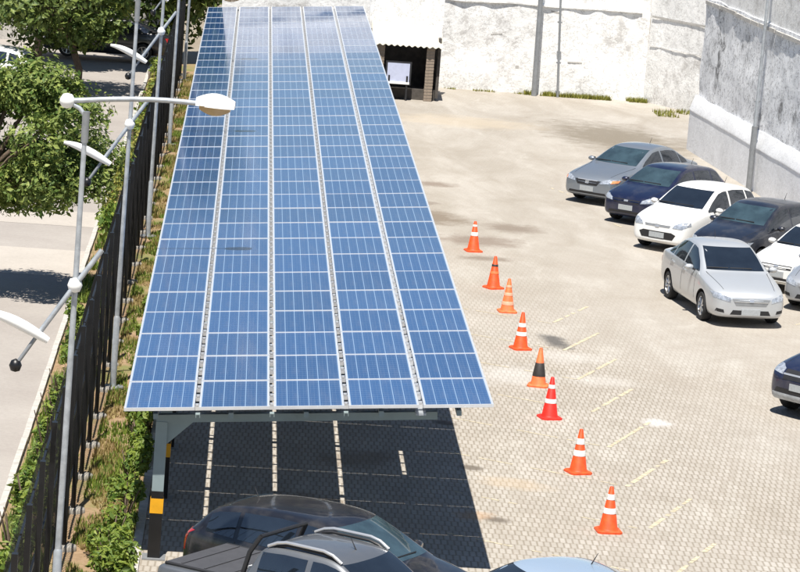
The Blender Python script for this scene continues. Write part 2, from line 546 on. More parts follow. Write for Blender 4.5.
for r in range(NR):
    for fy in (.33, .99, 1.65):
        o = link('rail', rail_me, canopy, can(totw / 2, r * PITCHY + fy, -.068)); o.rotation_euler = (0, -SLOPE, 0)
        if r < 20:
            for c in range(NC - 1):
                q = link('clip', clip_me, o, (-totw / 2 + (c + 1) * (PW + GX) - GX / 2, 0, .05))
for x in (.45, 1.54, 2.63, 3.72, 4.85):
    b = MB(); p0, p1 = can(x, .12, -.140), can(x, NR * PITCHY - .15, -.140)
    b.box((p0 + p1) / 2, (.07, (p1 - p0).length, .08), 0, 0, -SLOPE)
    b.build('purlin', M['steel'], canopy)
for (ya, yb) in ((.1, 6.1), (8.1, NR * PITCHY - .2)):  # added strips below the fourth gap, blocking all but a short sunlit stripe
    b = MB(); xg = 4 * (PW + GX) - GX / 2; p0, p1 = can(xg, ya, -.15), can(xg, yb, -.15)
    b.box((p0 + p1) / 2, (.15, yb - ya, .03), 0, 0, -SLOPE); b.build('stripe_blocker', M['galv'], canopy)
NP = 18
post_x = -.87 - XL
for k in range(NP):
    y = .50 + k * 3.78
    b = MB(); p0, p1 = can(post_x - .1, y, -.24), can(4.55, y, -.24)
    b.box((p0 + p1) / 2, ((p1 - p0).length, .14, .115), 0, 0, -SLOPE)
    b.build('beam', M['steel'], canopy)
    zt = can(post_x, y).z - .285
    px, py = -.87, Y0 + y
    b = MB(); b.box((px, py, .51 + zt / 2), (.17, .17, zt - 1.02)); post = b.build('post', M['steel'], canopy)
    b = MB(); b.box((px, py, .51), (.182, .182, 1.02)); b.build('black_base', M['blackp'], post)
    b = MB(); b.box((px, py, .80), (.192, .192, .22)); b.build('yellow_band', M['yellowp'], post)
    b = MB(); b.box((px, py, .01), (.34, .34, .02)); b.build('base_plate', M['galv_dark'], post)
    b = MB(); b.prism([(px + .085, zt - .34), (px + .46, zt + .02), (px + .085, zt + .02)], py - .03, py + .03)
    b.build('gusset', M['steel'], post)

# ------------------------------------------------------------------ fence
fence = thing('fence', 'tall black picket fence on posts between car park and street', 'fence', (-2.2, 48.2, 0))
b = MB(); b.box((0, 0, 1.44), (.07, .10, 2.92)); post_me = b.mesh('post', M['blackp'])
b = MB(); b.lathe([(.16, -.15), (.15, .03), (.13, .05), (.0, .055)], 10); foot_me = b.mesh('footing', M['mortar'], True)
b = MB()
for i in range(14):
    b.box((-.13, .12 + i * .163, 1.38), (.007, .007, 2.52))
picket_me = b.mesh('picket_panel', M['blackp'])
b = MB(); b.box((-.09, 1.175, 0), (.03, 2.25, .05)); frail_me = b.mesh('rail', M['blackp'])
for k in range(-5, 29):
    y = k * 2.35
    o = link('post', post_me, fence, (0, y, 0))
    link('footing', foot_me, o, (.04, 0, 0))
    if k < 28:
        o = link('picket_panel', picket_me, fence, (0, y, 0)); o['kind'] = 'stuff'
        for z in (.35, 1.4, 2.50): link('rail', frail_me, o, (0, 0, z))

# ------------------------------------------------------------------ lamp posts
LAMP_LABELS = ['tall lamp post before the canopy end, its upper lamp hanging over the panels',
               'second lamp post along the fence from the canopy end',
               'lamp post halfway along the fence beside the dry grass bed',
               'lamp post on the dry grass bed, second along the fence from the white back wall',
               'lamp post at the fence end next to the white back wall']
def make_lamp(y, label):
    t = thing('lamp_post', label, 'lamp post', (-2.03, y, 0), R(random.uniform(-3, 3)), 'lamp posts along the fence')
    b = MB(); b.lathe([(.2, 0), (.2, .03), (.0, .035)], 12); b.build('base_plate', M['galv_dark'], t)
    b = MB(); b.tube([(0, 0, .03), (0, 0, 1.3), (0, 0, 1.34)], [.060, .058, .042], 12); b.build('lower_sleeve', M['galv'], t, 40)
    b = MB(); b.tube([(0, 0, 1.3), (.02, 0, 4.8), (.03, 0, 6.85)], [.044, .038, .032], 12); b.build('pole', M['galv'], t, 40)
    b = MB(); b.tube([(.03, 0, 6.72), (.03, 0, 7.12)], .048, 12); b.build('top_collar', M['galv_dark'], t, 40)
    # upper arm: strut, ball joint, long arm, lamp head over the canopy
    b = MB(); b.tube([(.03, 0, 7.05), (-.06, 0, 7.16), (-.19, 0, 7.22)], .03, 8); b.build('strut', M['galv'], t, 60)
    b = MB(); b.lathe([(.0, -.1), (.06, -.085), (.095, -.03), (.1, .0), (.095, .03), (.06, .085), (0, .1)], 14, (-.22, 0, 7.24)); b.build('ball_joint', M['lampw'], t, 180)
    pts = [(-.2 + 1.66 * u, -.02 * u, 7.24 + .10 * math.sin(u * 2.0)) for u in [i / 8 for i in range(9)]]
    b = MB(); b.tube(pts, .034, 10); b.build('upper_arm', M['galv'], t, 60)
    e = Vector(pts[-1])
    def head(name, org, dirv, L, parent, W=.20):
        dirv = dirv.normalized(); side = Vector((-dirv.y, dirv.x, 0)); side = (side.normalized() if side.length > 1e-4 else Vector((0, 1, 0))); upv = dirv.cross(side)
        if upv.z < 0: upv = -upv
        b = MB(); n = 9; seg = 10; vs = []; fs = []
        for i in range(n):
            u = i / (n - 1); w = W * (.45 + .55 * math.sin(min(1, u * 1.5 + .12) * math.pi / 2)) * (1 if u < .8 else 1 - (u - .8) * 1.8) / 2 * 1.0
            h = .15 * (.55 + .6 * math.sin(u * math.pi * .9 + .2))
            for k in range(seg):
                a = math.pi * k / (seg - 1)
                vs.append(org + dirv * (u * L) + side * (math.cos(a) * w) + upv * (math.sin(a) * h))
        for i in range(n - 1):
            for k in range(seg - 1):
                a = i * seg + k; fs.append((a, a + 1, a + seg + 1, a + seg))
            fs.append((i * seg, (i + 1) * seg, (i + 1) * seg + seg - 1, i * seg + seg - 1))
        fs.append(tuple(range(seg))); fs.append(tuple((n - 1) * seg + k for k in range(seg)))
        b.add(vs, fs); hd = b.build(name, M['lampw'], parent, 50)
        b = MB(); vs = []
        for i in range(n - 1):
            u = .1 + .8 * i / (n - 2); w = W * .42 * (1 if u < .75 else 1 - (u - .75) * 1.6)
            d = .11 * math.sin(math.pi * (.12 + .76 * i / (n - 2)))
            for s_, dz in ((-1, .01), (-.6, -d), (.6, -d), (1, .01)):
                vs.append(org + dirv * (u * L) + side * (s_ * w) + upv * dz)
        fs = []
        for i in range(n - 2):
            for k in range(3):
                a = i * 4 + k; fs.append((a, a + 1, a + 5, a + 4))
        fs += [(0, 1, 2, 3), tuple((n - 2) * 4 + k for k in range(4))]
        b.add(vs, fs); b.build('lens', M['lens'], hd, 40)
    head('lamp_head', e + Vector((-.03, 0, -.02)), Vector((1, -.02, -.03)), .50, t, .36)
    # lower cross arm on a clamp, lamp over the street
    b = MB(); b.lathe([(.0, -.1), (.07, -.08), (.1, 0), (.07, .08), (0, .1)], 12, (.02, -.05, 4.86)); b.build('clamp', M['lampw'], t, 180)
    b = MB(); b.tube([(.34, -.02, 5.34), (.02, -.08, 4.86), (-.42, -.12, 4.18)], .034, 8); b.build('cross_arm', M['galv'], t, 60)
    b = MB(); b.tube([(-.42, -.12, 4.18), (-.66, -.14, 3.80)], .026, 8); ca = b.build('arm_end', M['galv_dark'], t, 60)
    b = MB(); b.lathe([(.0, -.09), (.06, -.07), (.085, 0), (.06, .06), (0, .09)], 12, (-.68, -.14, 3.77)); b.build('end_cap', M['blackp'], ca, 180)
    b = MB(); pts = [(-.28 - .85 * u, -.12 - .1 * u, 4.12 + .36 * math.sin(u * 1.35)) for u in [i / 8 for i in range(9)]]
    b.tube(pts, [.045, .06, .07, .075, .075, .07, .06, .045, .03], 10); b.build('street_lamp_head', M['lampw'], t, 60)
    return t
for y, l in zip((42.9, 60.2, 78.2, 95.3, 112.4), LAMP_LABELS): make_lamp(y, l)

# ------------------------------------------------------------------ walls at the back and right
def wall_run(name, p0, p1, z1, thick, mat, ns=60, nzc=24, amp=.03, seed=0, notch=None, parent=None, z0=-.2):
    """upright plaster slab whose face waves a little; p0->p1 runs so that its face looks to the left of travel"""
    p0, p1 = Vector((*p0, 0)), Vector((*p1, 0)); d = p1 - p0; L = d.length; d.normalize(); n = Vector((-d.y, d.x, 0))
    b = MB(); 
    for j in range(nzc + 1):
        for i in range(ns + 1):
            u, w = i / ns, j / nzc
            zt = z1 + (.05 * mnoise.noise(Vector((u * L * .7, seed, 3))) if notch is None else notch(u * L))
            z = z0 + (zt - z0) * w
            a = amp * (mnoise.noise(Vector((u * L * .8 + seed, z * .9, 0))) + .5 * mnoise.noise(Vector((u * L * 2.7, z * 2.5 + seed, 5))))
            b.v.append(tuple(p0 + d * (L * u) + n * a + Vector((0, 0, z))))
    for j in range(nzc):
        for i in range(ns):
            k = j * (ns + 1) + i; b.f.append((k, k + 1, k + ns + 2, k + ns + 1)); b.mi.append(0)
    base = len(b.v)
    for i in range(ns + 1):
        t_ = Vector(b.v[nzc * (ns + 1) + i]); b.v.append(tuple(t_ - n * thick)); b.v.append(tuple(Vector((t_.x, t_.y, z0)) - n * thick))
    for i in range(ns):
        b.f.append((nzc * (ns + 1) + i, nzc * (ns + 1) + i + 1, base + 2 * i + 2, base + 2 * i)); b.mi.append(0)
        b.f.append((base + 2 * i, base + 2 * i + 2, base + 2 * i + 3, base + 2 * i + 1)); b.mi.append(0)
    for i, o_ in ((0, 0), (ns, 1)):
        b.f.append(tuple([j * (ns + 1) + i for j in range(nzc + 1)] + [base + 2 * i, base + 2 * i + 1])); b.mi.append(0)
    return b.build(name, mat, parent, 50)

bw = thing('boundary_wall', 'rough white plastered wall closing the far end of the car park', 'wall', (0, 115.5, 0))
wall_run('lower_wall', (13.9, .35), (-.95, .2), 3.12, .35, M['wall_back'], 110, 20, .035, 1.0, parent=bw)
wall_run('upper_wall', (13.9, .50), (-.95, .35), 4.35, .25, M['wall_back'], 110, 8, .03, 7.0, parent=bw, z0=3.0)
b = MB(); vs = []; n = 140
for i in range(n + 1):
    x = 13.6 - 14.2 * i / n; z = 3.10 + .05 * mnoise.noise(Vector((x * .6, 9, 0))); e = .05 + .07 * mnoise.noise(Vector((x * 1.7, 2, 0)))
    yw = .33 - (13.9 - x) * .0088
    vs += [(x, yw - max(.012, e), z - .03), (x, yw - max(.012, e), z + .03), (x, yw + .3, z + .05), (x, yw + .3, z - .05)]
fs = []
for i in range(n):
    a = 4 * i
    for k in range(4): fs.append((a + k, a + 4 + k, a + 4 + (k + 1) % 4, a + (k + 1) % 4))
fs += [(0, 1, 2, 3), (4 * n + 3, 4 * n + 2, 4 * n + 1, 4 * n)]
b.add(vs, fs); b.build('ledge', M['wall_back'], bw)
b = MB()
for (x, z, w, h) in ((7.2, 2.3, .5, .05), (8.6, 2.0, .4, .04), (11.4, 1.2, .5, .05), (9.4, .9, .12, .1), (8.1, .5, .12, .08), (10.6, 2.9, .35, .05), (6.8, 1.6, .3, .04)):
    b.box((x, .33, z), (w, .05, h), 0, 0, R(random.uniform(-8, 8)))
b.build('plaster_scar', M['wall_grey'], bw)
cw = thing('wall_return', 'short whitewashed wall angled between the back wall and the peeling wall', 'wall', (13.9, 115.8, 0))
wall_run('wall_face', (2.6, -4.6), (0, .05), 4.4, .3, M['wall_back'], 40, 20, .04, 4.0, parent=cw)
b = MB(); b.box((1.27, -2.27, 3.0), (.02, 5.0, .07), R(29.3)); b.build('ledge', M['wall_grey'], cw)
b = MB(); b.box((1.27, -2.27, 2.0), (.015, 5.0, .05), R(29.3)); b.build('ledge', M['wall_back'], cw)

rw = thing('peeling_wall', 'tall white wall with peeling plaster above a thick sloped plinth', 'wall', (14.0, 102.6, 0))
RWD = Vector((1.55, -17.6, 0)).normalized(); RWN = Vector((RWD.y, -RWD.x, 0))   # facing the car park
RWN = Vector((-abs(RWN.x), -abs(RWN.y) * (1 if RWN.y < 0 else -1), 0)) if False else Vector((-.996, -.088, 0))
def rwp(s, off, z): 
    p = RWD * s + RWN * off; return (p.x, p.y, z)
e0 = rwp(34, 0, 0); wall_run('upper_face', e0[:2], (0, 0), 4.75, .6, M['wall_right'], 130, 34, .045, 11.0, parent=rw, z0=1.2)
# plinth with a sloped top
b = MB(); ns = 110
prof = [(.17, -.2), (.17, .5), (.17, 1.22), (.185, 1.23), (.185, 1.28), (.07, 1.60), (.04, 1.70), (-.3, 1.70), (-.3, -.2)]
for i in range(ns + 1):
    s_ = -.25 + 34.2 * i / ns
    for (o_, z) in prof:
        q = rwp(s_, o_ + .012 * mnoise.noise(Vector((s_ * .9, z * 1.5, 2))) , z + .01 * mnoise.noise(Vector((s_ * .7, 4, z)))); b.v.append(q)
k_ = len(prof)
for i in range(ns):
    for j in range(k_ - 1):
        a = i * k_ + j; b.f.append((a, a + 1, a + k_ + 1, a + k_)); b.mi.append(0)
b.f.append(tuple(range(k_))); b.mi.append(0)
b.f.append(tuple(ns * k_ + j for j in range(k_ - 1, -1, -1))); b.mi.append(0)
b.build('plinth', M['wall_plinth'], rw, 45)
b = MB()
for i in range(34):
    q = rwp(.6 + i, -.055, 4.62 + random.uniform(-.03, .03)); b.box(q, (.22, 1.0 + random.uniform(-.1, .02), .10), math.atan2(RWD.y, RWD.x) - math.pi / 2)
b.build('string_course', M['wall_grey'], rw)
e0 = rwp(34, -.05, 0); e1 = rwp(0.1, -.05, 0)
wall_run('parapet', e0[:2], e1[:2], 7.2, .4, M['wall_back'], 60, 8, .03, 21.0, parent=rw, z0=4.7)

def wall_pole(name, label, x, y, z1, r, mat, lean=0.0, sleeve=None):
    t = thing(name, label, 'pole', (x, y, 0))
    b = MB(); b.tube([(0, 0, -.05), (lean * z1, 0, z1)], [r, r * .8], 10); b.build('shaft', mat, t, 40)
    if sleeve:
        b = MB(); b.tube([(0, 0, -.05), (lean * sleeve, 0, sleeve)], r * 1.6, 10); b.build('lower_sleeve', M['galv_dark'], t, 40)
    for z in (1.2, 2.6):
        b = MB(); b.box((lean * z, r * .9, z), (.16, .10, .05)); b.build('bracket', M['galv_dark'], t)
wall_pole('pole', 'slim grey pole in front of the peeling white wall beside the parked cars', 14.42, 93.5, 8.5, .055, M['galv'], .01, 1.9)
wall_pole('pole', 'thick dark pipe standing against the white back wall', 10.02, 115.25, 5.0, .10, M['galv_dark'], -.01)
wall_pole('pole', 'thin bare pole against the white back wall near the weeds', 10.85, 115.3, 5.0, .045, M['galv_dark'], -.05)

# ------------------------------------------------------------------ shed with awning
shed = thing('shed', 'small dark brick shelter with white corrugated awning against the back wall', 'shed', (4.0, 111.2, 0))
b = MB(); n = 60; vs = []
for i in range(n + 1):
    x = .15 + 2.35 * i / n
    h = .028 * math.sin(i * math.pi / 2.5)
    vs += [(x, -.25, 1.83 + h), (x, 1.5, 2.42 + h), (x, -.25, 1.815 + h), (x, 1.5, 2.40 + h)]
fs = []
for i in range(n):
    a = 4 * i; fs += [(a, a + 4, a + 5, a + 1), (a + 2, a + 3, a + 7, a + 6), (a, a + 2, a + 6, a + 4)]
b.add(vs, fs); b.build('awning', M['awning'], shed, 40)
for px in (.45, 2.12):
    pm = MB(); pm.box((px, .05, .85), (.25, .25, 1.94)); pl = pm.build('pillar', M['mortar'], shed)
    bb = MB(); bb.box((0, 0, 0), (.268, .268, .085)); bme = bb.mesh('brick', M['brick'])
    for i in range(17):
        link('brick', bme, pl, (px + random.uniform(-.004, .004), .05, .05 + i * .104))
b = MB(); b.box((1.3, 1.62, 2.92), (2.5, .2, 1.5)); b.build('upper_wall', M['wall_back'], shed)
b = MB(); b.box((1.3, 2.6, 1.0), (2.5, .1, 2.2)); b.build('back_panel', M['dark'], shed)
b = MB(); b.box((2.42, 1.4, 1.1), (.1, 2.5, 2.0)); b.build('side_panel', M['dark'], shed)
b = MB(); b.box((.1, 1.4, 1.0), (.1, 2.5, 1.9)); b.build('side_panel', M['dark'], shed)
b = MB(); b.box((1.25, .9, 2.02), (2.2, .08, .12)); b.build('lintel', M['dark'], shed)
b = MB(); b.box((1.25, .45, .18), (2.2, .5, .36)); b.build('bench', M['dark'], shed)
bd = thing('board', 'pale blue-grey board in dark frame propped inside the shed', 'board', (5.08, 111.0, .42))
b = MB(); b.box((0, .02, .48), (.86, .05, .78), 0, R(-6)); b.build('frame', M['blacktrim'], bd)
b = MB(); b.box((0, -.012, .50), (.74, .02, .62), 0, R(-6)); b.build('face', M['board'], bd)
b = MB(); b.box((0, -.06, .16), (.76, .08, .07)); b.build('tray', M['lampw'], bd)
b = MB(); b.box((-.3, .08, -.02), (.06, .3, .84)); b.build('leg', M['blacktrim'], bd)
b = MB(); b.box((.3, .08, -.02), (.06, .3, .84)); b.build('leg', M['blacktrim'], bd)

# ------------------------------------------------------------------ traffic cones
def make_cone(label, x, y, main, bands, h=.72, rz=0.0, base=.40):
    t = thing('traffic_cone', label, 'traffic cone', (x, y, 0), rz, 'row of traffic cones')
    b = MB(); hb = base / 2; c = .05
    ring = [(-hb + c, -hb), (hb - c, -hb), (hb, -hb + c), (hb, hb - c), (hb - c, hb), (-hb + c, hb), (-hb, hb - c), (-hb, -hb + c)]
    vs = [(p[0], p[1], 0.0) for p in ring] + [(p[0], p[1], .03) for p in ring] + [(p[0] * .86, p[1] * .86, .045) for p in ring]
    fs = [tuple(range(7, -1, -1)), tuple(range(16, 24))]
    for L_ in (0, 8):
        for i in range(8):
            j = (i + 1) % 8; fs.append((L_ + i, L_ + j, L_ + 8 + j, L_ + 8 + i))
    b.add(vs, fs); b.build('base', CONE[main], t)
    r = lambda z: .148 - (.148 - .032) * (z - .045) / (h - .045)
    b = MB(); b.lathe([(r(.045) + .018, .04), (r(.06), .07), (r(h), h), (r(h) * .75, h + .008), (r(h) * .6, h - .02), (0, h - .03)], 24)
    body = b.build('cone_body', CONE[main], t, 40)
    for (z0, z1, m) in bands:
        b = MB(); b.lathe([(r(z0) + .001, z0), (r(z0) + .005, z0 + .004), (r(z1) + .005, z1 - .004), (r(z1) + .001, z1)], 24)
        b.build('band', CONE[m], body, 40)
    return t
WB = [(.30, .39, 'white'), (.52, .61, 'white')]
make_cone('red-orange cone with two white bands, farthest from the pale blue car', 5.74, 79.3, 'orange', [(.38, .47, 'white'), (.60, .65, 'white')], rz=.2)
make_cone('plain orange cone with two dull bands, second from the far end', 5.88, 74.1, 'orange', [(.33, .39, 'faded'), (.5, .55, 'black')], rz=.5)
make_cone('faded orange cone with three pale pink bands, third from the far end', 5.98, 71.1, 'faded', [(.16, .24, 'pink'), (.36, .43, 'pink'), (.54, .59, 'pink')], rz=.1)
make_cone('red-orange cone with two white bands beside the dark oil stain', 5.95, 66.8, 'orange', [(.28, .36, 'white'), (.46, .54, 'white')], rz=.3, h=.75)
make_cone('orange cone with a worn black band, touching the bright red cone in view', 6.01, 63.0, 'faded', [(.20, .46, 'black')], rz=-.2, h=.74)
make_cone('bright red cone with two white bands next to the black-banded cone', 5.98, 60.0, 'red', [(.29, .37, 'white'), (.56, .63, 'white')], rz=.25, h=.76)
make_cone('orange cone with two wide white bands, second from the pale blue car', 6.10, 55.55, 'orange', [(.30, .40, 'white'), (.50, .60, 'white')], rz=.35, h=.75)
make_cone('orange cone with two white bands, nearest the pale blue car', 6.20, 51.4, 'orange', WB, rz=.1)

# ------------------------------------------------------------------ cars
def interp(st, key, x):
    for i in range(len(st) - 1):
        a, b_ = st[i], st[i + 1]
        if a[0] >= x >= b_[0]:
            u = (a[0] - x) / max(1e-6, a[0] - b_[0]); return a[key] + (b_[key] - a[key]) * u
    return st[0][key] if x > st[0][0] else st[-1][key]

FR = (0.0, 0.0, .10, .34, .60, .85, 1.0)
FY = (0.0, .84, .955, 1.0, 1.0, .985, .955)
def car_shell(st, wheels, wr, hw, trunk_flat=False):
    """lofted body with wheel arches cut out; returns a mesh"""
    rings = []
    for (x, w, zb, zl, wt, ze, zt) in st:
        pts = []
        for fr, fy in zip(FR, FY): pts.append((fy * w, zb + (zl - zb) * fr))
        yb, z_b = pts[-1]
        pts.append((yb - .012, zl + min(.02, (ze - zl) * .15)))
        pts.append(((yb - .012) * .5 + (wt + .028) * .5 + .012, (zl + ze) / 2))
        pts.append((wt + .026, ze - .035 if ze - zl > .15 else zl + (ze - zl) * .8))
        pts.append((wt - .035, ze + .008))
        pts.append((wt * .55, ze + (zt - ze) * .78))
        pts.append((0.0, zt))
        rings.append([(x, y, z) for (y, z) in pts])
    n = len(rings[0]); bm = bmesh.new()
    L, Rr = [], []
    for r in rings:
        lv = [bm.verts.new(p) for p in r]
        rv = [lv[i] if r[i][1] == 0.0 else bm.verts.new((r[i][0], -r[i][1], r[i][2])) for i in range(n)]
        L.append(lv); Rr.append(rv)
    for i in range(len(rings) - 1):
        for k in range(n - 1):
            bm.faces.new((L[i][k], L[i][k + 1], L[i + 1][k + 1], L[i + 1][k]))
            bm.faces.new((Rr[i][k + 1], Rr[i][k], Rr[i + 1][k], Rr[i + 1][k + 1]))
    for idx, sg in ((0, 1), (-1, -1)):
        lv, rv = L[idx], Rr[idx]; ctr = [lv[0]]
        for k in range(1, n - 1):
            p = lv[k].co; bul = .05 if k < 9 else .02
            ctr.append(bm.verts.new((p.x + sg * bul, 0, p.z if k > 1 else p.z)))
        ctr.append(lv[n - 1])
        for k in range(n - 1):
            for side, vv in ((1, lv), (-1, rv)):
                q = [vv[k], ctr[k], ctr[k + 1], vv[k + 1]]
                q2 = []
                for v in q:
                    if v not in q2: q2.append(v)
                if len(q2) >= 3: bm.faces.new(q2)
    bmesh.ops.recalc_face_normals(bm, faces=bm.faces)
    me = bpy.data.meshes.new('body'); bm.to_mesh(me); bm.free()
    o = bpy.data.objects.new('tmp_body', me); COL.objects.link(o)
    md = o.modifiers.new('s', 'SUBSURF'); md.levels = 2; md.render_levels = 2
    cb = MB()
    for wx in wheels:
        for sg in (-1, 1):
            cb.lathe([(wr, sg * (hw - .26)), (wr, sg * (hw + .3))], 28, (wx, 0, wr - .045), 'Y')
    cme = cb.mesh('cut', M['well']); co = bpy.data.objects.new('tmp_cut', cme); COL.objects.link(co)
    bo = o.modifiers.new('b', 'BOOLEAN'); bo.operation = 'DIFFERENCE'; bo.object = co; bo.solver = 'EXACT'; bo.material_mode = 'TRANSFER'
    me.materials.append(M['blacktrim'])
    dg = bpy.context.evaluated_depsgraph_get(); dg.update()
    out = bpy.data.meshes.new_from_object(o.evaluated_get(dg))
    bpy.data.objects.remove(o); bpy.data.objects.remove(co)
    return out

class Patch:
    """thin panels that hug a car body: a 2-D outline cast onto its surface"""
    def __init__(s, me):
        bm = bmesh.new(); bm.from_mesh(me); s.bvh = BVHTree.FromBMesh(bm); bm.free()
    def make(s, name, poly, axis, mat, parent, off=.004, cell=.07, depth=.012):
        """axis: 'F' front, 'B' back, 'L' left, 'R' right, 'T' top; poly is (y,z), (x,z) or (x,y)"""
        bm = bmesh.new()
        f = bm.faces.new([bm.verts.new((p[0], p[1], 0)) for p in poly])
        for ax in (0, 1):
            lo = min(p[ax] for p in poly); hi = max(p[ax] for p in poly); c = lo + cell
            while c < hi - 1e-4:
                pc = [0, 0, 0]; pc[ax] = c; pn = [0, 0, 0]; pn[ax] = 1
                bmesh.ops.bisect_plane(bm, geom=bm.verts[:] + bm.edges[:] + bm.faces[:], plane_co=pc, plane_no=pn)
                c += cell
        cache = []
        bad = []
        for v in bm.verts:
            a, b_ = v.co.x, v.co.y
            org, d = {'F': ((6, a, b_), (-1, 0, 0)), 'B': ((-6, a, b_), (1, 0, 0)), 'L': ((a, 4, b_), (0, -1, 0)),
                      'R': ((a, -4, b_), (0, 1, 0)), 'T': ((a, b_, 6), (0, 0, -1))}[axis]
            loc, no, idx, dist = s.bvh.ray_cast(Vector(org), Vector(d))
            if loc is None: bad.append(v); continue
            v.co = loc + no * off; cache.append((v, no))
        bmesh.ops.delete(bm, geom=bad, context='VERTS')
        nm = {v: n for v, n in cache if v.is_valid}
        be = [e for e in bm.edges if e.is_boundary]
        r = bmesh.ops.extrude_edge_only(bm, edges=be)
        for v in [g for g in r['geom'] if isinstance(g, bmesh.types.BMVert)]:
            best = None
            for e in v.link_edges:
                o_ = e.other_vert(v)
                if o_ in nm: best = nm[o_]; break
            if best is not None: v.co = v.co - best * (depth + off)
        bmesh.ops.recalc_face_normals(bm, faces=bm.faces)
        me = bpy.data.meshes.new(name); bm.to_mesh(me); bm.free()
        me.materials.append(mat); shade(me, 50)
        return link(name, me, parent)

def rect(cx, cy, w, h): return [(cx - w / 2, cy - h / 2), (cx + w / 2, cy - h / 2), (cx + w / 2, cy + h / 2), (cx - w / 2, cy + h / 2)]
def mir(poly): return [(-a, b_) for a, b_ in poly][::-1]

_wheel_cache = {}
def wheel_meshes(r, spokes, dark):
    key = (round(r, 3), spokes, dark)
    if key in _wheel_cache: return _wheel_cache[key]
    w = .10; b = MB()
    b.lathe([(r * .66, -w * .8), (r * .68, -w), (r * .93, -w), (r * .99, -w * .75), (r, -w * .4), (r, w * .4), (r * .99, w * .75), (r * .93, w), (r * .68, w), (r * .66, w * .8)], 28, axis='Y', cap=False)
    ty = b.mesh('tyre', M['tyre'], 40)
    b = MB()
    b.lathe([(r * .69, w * .85), (r * .69, w * .92), (r * .62, w * .9), (r * .58, w * .5), (r * .56, -w * .8), (r * .69, -w * .8)], 28, axis='Y', cap=False)
    for k in range(spokes):
        a = 2 * math.pi * k / spokes; ca, sa = math.cos(a), math.sin(a)
        b.tube([(ca * r * .1, w * .62, sa * r * .1), (ca * r * .62, w * .78, sa * r * .62)], [r * .085, r * .06], 5)
    b.lathe([(0, w * .72), (r * .13, w * .70), (r * .15, w * .5), (r * .15, 0)], 14, axis='Y')
    ri = b.mesh('rim', M['hub'] if dark else M['rim'], 40)
    b = MB(); b.lathe([(0, w * .30), (r * .6, w * .28), (r * .6, w * .1), (0, w * .1)], 20, axis='Y'); di = b.mesh('brake_disc', M['hub'])
    _wheel_cache[key] = (ty, ri, di); return _wheel_cache[key]

